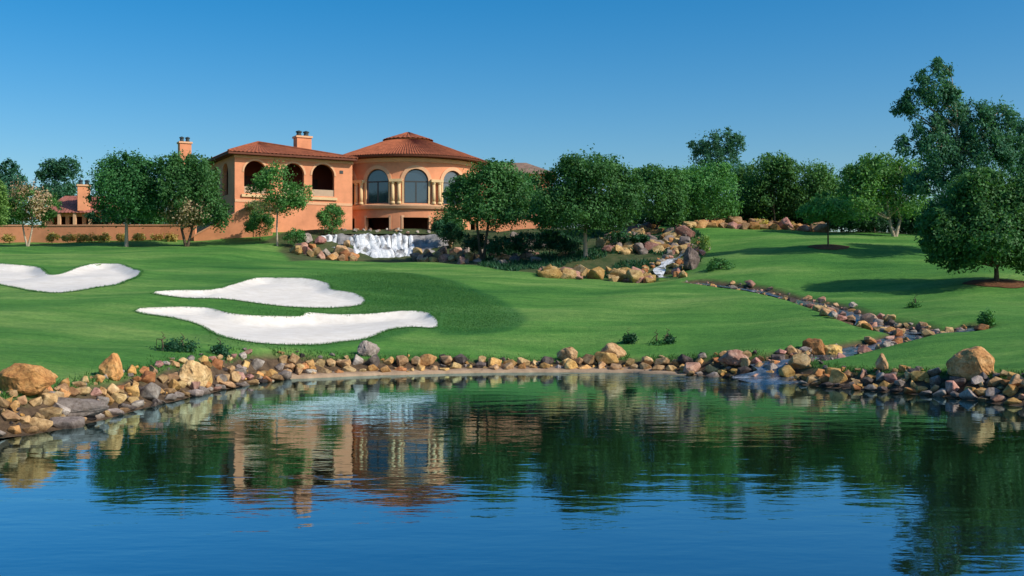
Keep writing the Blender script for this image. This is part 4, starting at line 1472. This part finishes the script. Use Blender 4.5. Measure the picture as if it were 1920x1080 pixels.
tree('shade_tree', 'bright green bushy tree at the left end of the terrace wall', -8, 108, [(-6, 395, 26, 34), (-30, 380, 40, 40)], 'light', 4200, 0.15, 'bark', 0.14)
tree('distant_tree', 'tall blue green tree with flat top behind the small pink roofed house', 112, 178, [(105, 335, 34, 36), (128, 328, 26, 34), (85, 348, 22, 30), (110, 365, 38, 30)], 'blue', 6500, 0.24, 'bark', 0.2)
tree('distant_tree', 'dark blue green tree at the far left behind the blossom tree', 12, 165, [(18, 335, 28, 30), (-10, 345, 30, 34), (35, 350, 20, 26), (10, 375, 44, 26)], 'blue', 5500, 0.22, 'bark', 0.2)
# shrubs by the house
tree('round_shrub', 'dense pointed green shrub at the foot of the stairway wall', 487, 116.5, [(487, 420, 26, 22), (492, 404, 18, 16)], 'mid', 2800, 0.12, limbs=True, tr=0.05, cat='shrub')
tree('round_shrub', 'dense round green shrub between the arcaded wing and the waterfall', 623, 119, [(622, 412, 26, 22), (624, 395, 18, 14)], 'mid', 2800, 0.12, limbs=True, tr=0.05, cat='shrub')
# middle
tree('shade_tree', 'wide green tree hiding the right side of the round pavilion', 905, 105.5, [(915, 355, 60, 44), (870, 378, 38, 38), (960, 372, 44, 44), (925, 400, 60, 26), (935, 325, 40, 22)], 'deep', 14000, 0.16, 'bark', 0.16, 2)
tree('shade_tree', 'largest broad dark green tree in the middle of the slope', 1098, 100, [(1100, 350, 74, 52), (1045, 372, 52, 52), (1160, 372, 50, 48), (1105, 318, 60, 28), (1090, 405, 80, 34), (1030, 400, 40, 34), (1165, 330, 38, 24), (1150, 405, 48, 28)], 'deep', 26000, 0.155, 'bark_pale', 0.19, 1, fork=0.5, inner=0.4, sparse=0.3)
tree('shade_tree', 'deep green tree hiding the wall below the grey roof', 992, 128, [(985, 365, 40, 40), (1000, 395, 36, 30), (965, 385, 34, 30)], 'deep', 6000, 0.17, 'bark', 0.14)
tree('shade_tree', 'olive green drooping tree just right of the largest broad tree', 1232, 113, [(1232, 365, 40, 46), (1255, 395, 30, 30), (1215, 345, 30, 28), (1245, 335, 26, 18)], 'mid', 10000, 0.155, 'bark', 0.14, droop=0.9)
tree('shade_tree', 'light green tree below the tall dark crown behind the rocks', 1322, 118, [(1322, 360, 50, 46), (1340, 392, 40, 28), (1295, 370, 30, 40), (1325, 328, 36, 22)], 'mid', 11500, 0.16, 'bark', 0.14, droop=0.6)
tree('tall_tree', 'tall dark tree with a lone round crown rising behind the others', 1345, 150, [(1348, 275, 34, 30), (1325, 285, 26, 24), (1368, 265, 20, 24), (1345, 310, 36, 28), (1340, 345, 24, 26)], 'blue', 5500, 0.20, 'bark', 0.2, sparse=0.42)
tree('shade_tree', 'blue green tree in the gap between the lighter trees', 1395, 130, [(1392, 355, 30, 48), (1388, 392, 34, 24)], 'blue', 4500, 0.17, 'bark', 0.14)
tree('shade_tree', 'upright green tree beside the rock border of the upper lawn', 1452, 121, [(1450, 335, 40, 40), (1455, 375, 46, 36), (1430, 360, 30, 38), (1475, 320, 24, 20)], 'mid', 9000, 0.16, 'bark', 0.13, droop=0.4)
tree('shade_tree', 'green tree with drooping crown behind the young tree on the upper lawn', 1525, 121, [(1525, 340, 36, 38), (1520, 378, 44, 34), (1548, 360, 24, 36)], 'mid', 8000, 0.16, 'bark', 0.13, droop=0.6)
tree('shade_tree', 'broad green tree closing the gap between the drooping tree and the upright trees', 1410, 126, [(1412, 345, 30, 34), (1425, 385, 36, 30)], 'mid', 6000, 0.17, 'bark', 0.13)
tree('shade_tree', 'low olive tinted tree between the drooping tree and the white forked trunk', 1578, 122, [(1575, 375, 30, 34), (1590, 400, 34, 24)], 'mid', 6000, 0.17, 'bark', 0.12)
tree('shade_tree', 'green tree filling the space left of the tall dark crown', 1278, 124, [(1278, 355, 32, 34), (1280, 392, 36, 28)], 'mid', 6500, 0.17, 'bark', 0.13)
young = tree('young_tree', 'young thin stemmed tree in a mulch ring on the upper lawn', 1553, 97, [(1552, 388, 38, 22), (1575, 400, 30, 18), (1528, 398, 28, 18)], 'mid', 3200, 0.14, 'bark', 0.07, sparse=0.45, fork=0.3)
tree('forked_tree', 'round green tree with a white forked trunk at the edge of the lawn', 1678, 109, [(1655, 345, 62, 46), (1615, 352, 44, 44), (1698, 362, 44, 46), (1650, 315, 46, 24), (1610, 390, 38, 24), (1700, 320, 34, 26)], 'mid', 14000, 0.16, 'bark_pale', 0.17, 2, fork=0.2)
tree('tall_eucalyptus', 'tallest tree, a ragged blue green eucalyptus with open branches', 1800, 91, [(1745, 165, 36, 36), (1712, 195, 26, 24), (1700, 275, 24, 22), (1740, 245, 32, 30), (1810, 245, 46, 40), (1862, 225, 40, 32), (1835, 300, 55, 48), (1885, 290, 34, 44), (1770, 310, 44, 40), (1760, 130, 22, 18), (1725, 345, 28, 24), (1800, 350, 60, 30), (1698, 205, 24, 22), (1785, 200, 34, 34), (1750, 285, 42, 34), (1845, 260, 48, 40)], 'blue', 27000, 0.17, 'bark_pale', 0.2, 1, sparse=0.52, droop=0.8, aspect=0.42, fork=0.9, spread=0.18)
tree('spreading_tree', 'dark low branching tree in a mulch ring casting its shadow over the lawn', 1868, 73.5, [(1850, 400, 80, 62), (1785, 425, 48, 48), (1905, 420, 60, 64), (1850, 355, 60, 36), (1785, 460, 36, 28), (1930, 370, 50, 50), (1815, 370, 44, 38), (1765, 440, 44, 46), (1800, 478, 52, 28), (1925, 470, 60, 36), (1850, 445, 84, 46)], 'deep', 42000, 0.14, 'bark', 0.17, 1, droop=0.4, fork=0.25, sparse=0.3)
tree('distant_tree', 'tall blue green tree beyond the spreading tree', 1945, 92, [(1940, 270, 44, 50), (1920, 330, 36, 40), (1950, 360, 50, 60)], 'blue', 8000, 0.16, 'bark', 0.2)
# dark hedge at the back of the lawn
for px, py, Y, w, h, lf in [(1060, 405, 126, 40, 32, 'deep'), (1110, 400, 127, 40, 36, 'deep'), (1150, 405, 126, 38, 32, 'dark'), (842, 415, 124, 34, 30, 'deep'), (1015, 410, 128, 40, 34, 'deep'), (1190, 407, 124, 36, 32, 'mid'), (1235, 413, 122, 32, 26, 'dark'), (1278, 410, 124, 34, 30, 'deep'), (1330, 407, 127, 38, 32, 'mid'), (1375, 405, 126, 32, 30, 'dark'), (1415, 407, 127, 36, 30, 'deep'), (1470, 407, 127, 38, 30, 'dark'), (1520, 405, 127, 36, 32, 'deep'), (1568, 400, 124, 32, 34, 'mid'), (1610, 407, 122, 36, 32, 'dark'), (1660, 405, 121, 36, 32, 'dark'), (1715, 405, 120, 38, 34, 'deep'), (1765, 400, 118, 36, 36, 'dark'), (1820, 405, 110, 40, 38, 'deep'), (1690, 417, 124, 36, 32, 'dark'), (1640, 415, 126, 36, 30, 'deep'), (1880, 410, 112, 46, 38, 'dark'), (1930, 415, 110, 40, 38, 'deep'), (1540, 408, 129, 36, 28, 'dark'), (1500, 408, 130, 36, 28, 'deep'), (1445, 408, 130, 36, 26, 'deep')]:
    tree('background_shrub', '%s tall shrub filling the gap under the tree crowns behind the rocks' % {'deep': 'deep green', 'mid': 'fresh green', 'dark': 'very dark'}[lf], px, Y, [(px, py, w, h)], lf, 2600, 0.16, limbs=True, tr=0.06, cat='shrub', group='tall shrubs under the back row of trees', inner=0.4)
for px, py, Y, w, h, lf in [(200, 408, 126, 34, 20, 'dark'), (250, 412, 124, 34, 18, 'dark'), (300, 410, 124, 34, 20, 'deep'), (345, 408, 125, 34, 20, 'dark'), (20, 410, 126, 36, 20, 'deep'), (-25, 405, 128, 40, 26, 'dark')]:  # dark shrubs added where only deep shade lies behind the wall
    tree('background_shrub', '%s shrub added for the shade behind the terrace wall' % {'deep': 'deep green', 'dark': 'very dark'}[lf], px, Y, [(px, py, w, h)], lf, 2000, 0.16, limbs=True, tr=0.06, cat='shrub', group='shrubs behind the terrace wall', inner=0.4)
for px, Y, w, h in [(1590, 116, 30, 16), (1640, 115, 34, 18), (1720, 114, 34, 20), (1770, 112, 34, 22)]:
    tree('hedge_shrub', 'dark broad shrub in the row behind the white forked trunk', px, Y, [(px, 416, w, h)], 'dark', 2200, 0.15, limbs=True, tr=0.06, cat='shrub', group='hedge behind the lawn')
# low shrubs under the trees beside the waterfall
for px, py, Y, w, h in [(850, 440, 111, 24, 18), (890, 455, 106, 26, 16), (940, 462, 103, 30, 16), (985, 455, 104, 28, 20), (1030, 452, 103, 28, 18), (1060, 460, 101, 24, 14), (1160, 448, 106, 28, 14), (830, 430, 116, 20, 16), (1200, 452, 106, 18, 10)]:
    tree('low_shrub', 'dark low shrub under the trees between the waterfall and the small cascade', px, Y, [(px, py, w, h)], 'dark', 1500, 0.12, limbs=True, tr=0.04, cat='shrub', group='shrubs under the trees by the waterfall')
for px, py, Y, w, h, lf, lab in [
    (305, 666, 43.5, 26, 20, 'dark', 'dark shrub left of the craggy tan boulder'), (340, 658, 44.0, 28, 18, 'dark', 'dark shrub just behind the craggy tan boulder'), (412, 666, 45.0, 14, 17, 'dark', 'small dark shrub right of the craggy tan boulder'),
    (1178, 643, 55.3, 12, 13, 'dark', 'small pointed dark shrub above the broad sloping boulder'), (1232, 652, 54.6, 13, 11, 'deep', 'low green shrub above the pond stones beside a taller one'), (1253, 646, 54.8, 9, 13, 'dark', 'small upright dark shrub above the pond stones'),
    (1716, 579, 62.5, 10, 12, 'deep', 'small round shrub on the lawn by the stream bend'), (1848, 602, 54.5, 12, 14, 'deep', 'small upright shrub beside the pale stone on the right lawn'),
    (1350, 505, 87.0, 28, 16, 'deep', 'low spreading green shrub beside the tall dark rock'), (1522, 688, 46.6, 24, 9, 'deep', 'low green plant under the orange boulder at the stream mouth'),
    (1312, 462, 101, 20, 20, 'light', 'light green shrub above the small cascade'), (552, 445, 113, 20, 14, 'mid', 'green shrub at the left edge of the waterfall rocks'),
    (480, 388, 119.0, 22, 10, 'olive', 'olive green plant trailing over the stairway wall')]:
    tree('small_shrub', lab, px, Y, [(px, py, w, h)], lf, 900, 0.07 if Y < 70 else 0.11, limbs=True, tr=0.03, cat='shrub')
# dry flowering plants along the terrace wall
for px in (18, 98, 128, 150, 172, 196, 225, 262, 292, 322):
    tree('dry_plant', 'yellowish dry plant at the foot of the terrace wall', px, 118, [(px, 446, 12, 7)], 'dry', 380, 0.12, limbs=True, tr=0.03, cat='plant', group='dry plants along the terrace wall')
for px, py in ((1335, 425), (1310, 432), (1420, 420), (1475, 424)):
    tree('dry_plant', 'yellowish dry plant among the rocks bordering the upper lawn', px, 117.5, [(px, py, 14, 8)], 'dry', 420, 0.12, limbs=True, tr=0.03, cat='plant', group='dry plants in the rock border')

# mulch rings
for px, Y, r, lab in ((1553, 97, 1.75, 'brown mulch ring under the young tree'), (1872, 73.2, 2.0, 'brown mulch ring under the spreading tree')):
    x = (px - 960) / F * Y
    v, f = [], []
    for k in range(6):
        for i in range(28):
            a = 2 * math.pi * i / 28
            rr_ = r * k / 5 * (1 + 0.09 * math.sin(3 * a + px) + 0.05 * math.sin(7 * a))
            xx, yy = x + rr_ * math.cos(a), Y + rr_ * math.sin(a)
            v.append((xx, yy, gz(xx, yy) + 0.03 + 0.10 * (1 - (k / 5) ** 2) + rnd.uniform(0, 0.02)))
    for k in range(5):
        for i in range(28):
            j = (i + 1) % 28
            f.append((k * 28 + i, k * 28 + j, (k + 1) * 28 + j, (k + 1) * 28 + i))
    me = bpy.data.meshes.new('mulch_ring')
    me.from_pydata(v, [], f)
    tag(link_mesh('mulch_ring', me, M['mulch']), lab, kind='structure')

# low leafy ground cover under the trees, longer grass round the bunkers and along the stones
def blades(name, X, Y, h0, h1, w, mat, label, cat, seed, flat=False):
    g = np.random.default_rng(seed)
    N = len(X)
    Z = height(X, Y)
    a = g.random(N) * 6.28
    h = h0 + (h1 - h0) * g.random(N)
    lx, ly = g.normal(size=N) * 0.45 * h, g.normal(size=N) * 0.45 * h
    ww = w * (0.6 + 0.8 * g.random(N))
    v = np.stack([np.stack([X - np.cos(a) * ww, Y - np.sin(a) * ww, Z - 0.01], 1), np.stack([X + np.cos(a) * ww, Y + np.sin(a) * ww, Z - 0.01], 1), np.stack([X + lx, Y + ly, Z + h], 1)], 1).reshape(-1, 3)
    me = bpy.data.meshes.new(name)
    me.vertices.add(N * 3)
    me.vertices.foreach_set('co', v.astype(np.float32).ravel())
    me.loops.add(N * 3)
    me.loops.foreach_set('vertex_index', np.arange(N * 3, dtype=np.int32))
    me.polygons.add(N)
    me.polygons.foreach_set('loop_start', np.arange(0, N * 3, 3, dtype=np.int32))
    me.update(calc_edges=True)
    vattr(me, 'tint', np.repeat(np.clip(g.normal(0.5, 0.22, N), 0, 1), 3))
    tag(link_mesh(name, me, mat), label, cat, kind='stuff')


def fill(poly, n, keep=lambda x, y: np.ones(x.shape, bool)):
    g = np.random.default_rng(len(poly) + n)
    P_ = np.array(poly)
    x = g.uniform(P_[:, 0].min(), P_[:, 0].max(), n * 4)
    y = g.uniform(P_[:, 1].min(), P_[:, 1].max(), n * 4)
    ok = in_poly(poly, x, y) & keep(x, y)
    return x[ok][:n], y[ok][:n]


ROUGH_LEAF = leaf_mat('rough_grass_blades', (0.026, 0.12, 0.026), (0.085, 0.24, 0.055), 0.3)
LAWN_LEAF = leaf_mat('lawn_grass_blades', (0.035, 0.13, 0.026), (0.13, 0.28, 0.06), 0.2)
off_sand = lambda x, y: np.all([sdist(p, x, y) > 0.02 for p in BUNKERS], 0)
x, y = fill(ROUGH, 60000, lambda x, y: off_sand(x, y) & (rng.random(x.shape) < sstep(-17, -6, x) * sstep(0, 2.0, -sdist(ROUGH, x, y))))
blades('rough_grass', x, y, 0.02, 0.065, 0.02, ROUGH_LEAF, 'longer dark grass round the sand bunkers', 'grass', 1)
ex_, ey_ = [], []
for p in BUNKERS:
    q_ = np.array(resample(p, 0.03))
    ex_.append(q_[:, 0]); ey_.append(q_[:, 1])
ex_, ey_ = np.concatenate(ex_), np.concatenate(ey_)
ex_ = np.repeat(ex_, 3) + rng.normal(size=len(ex_) * 3) * 0.05
ey_ = np.repeat(ey_, 3) + rng.normal(size=len(ey_) * 3) * 0.05
blades('bunker_fringe_grass', ex_, ey_, 0.04, 0.13, 0.02, ROUGH_LEAF, 'ragged grass fringe along the bunker edges', 'grass', 2)
sx2, sy2 = [], []
for _ in range(9000):
    p, nr = shore_point(rnd.uniform(-80, 2000))
    s2 = 1.25 + abs(rnd.gauss(0, 0.45))
    sx2.append(p[0] + nr.x * s2); sy2.append(p[1] + nr.y * s2)
blades('bank_grass', np.array(sx2), np.array(sy2), 0.04, 0.16, 0.018, LAWN_LEAF, 'tufts of grass growing along the shore stones', 'grass', 3)
x, y = fill(COVER, 16000, lambda x, y: (seg_dist(casc, x, y, False) > 1.2) & (x > -3.0))
nzc = np.sin(x * 0.9 + 2) * np.sin(y * 0.7) + np.sin(x * 0.37 - y * 0.5)
k = nzc > -0.25
blades('ground_cover', x[k], y[k], 0.12, 0.42, 0.09, LEAF['dark'], 'dark leafy ground cover under the trees by the waterfall', 'ground cover', 4)

for o in bpy.data.objects:
    if 'wo' in o: del o['wo']
print('ROCKS', ROCK_N[0], 'TRIS', sum(sum(len(p.vertices) - 2 for p in me.polygons) for me in bpy.data.meshes if len(me.polygons) < 5000) + sum(len(me.polygons) * 2 for me in bpy.data.meshes if len(me.polygons) >= 5000))
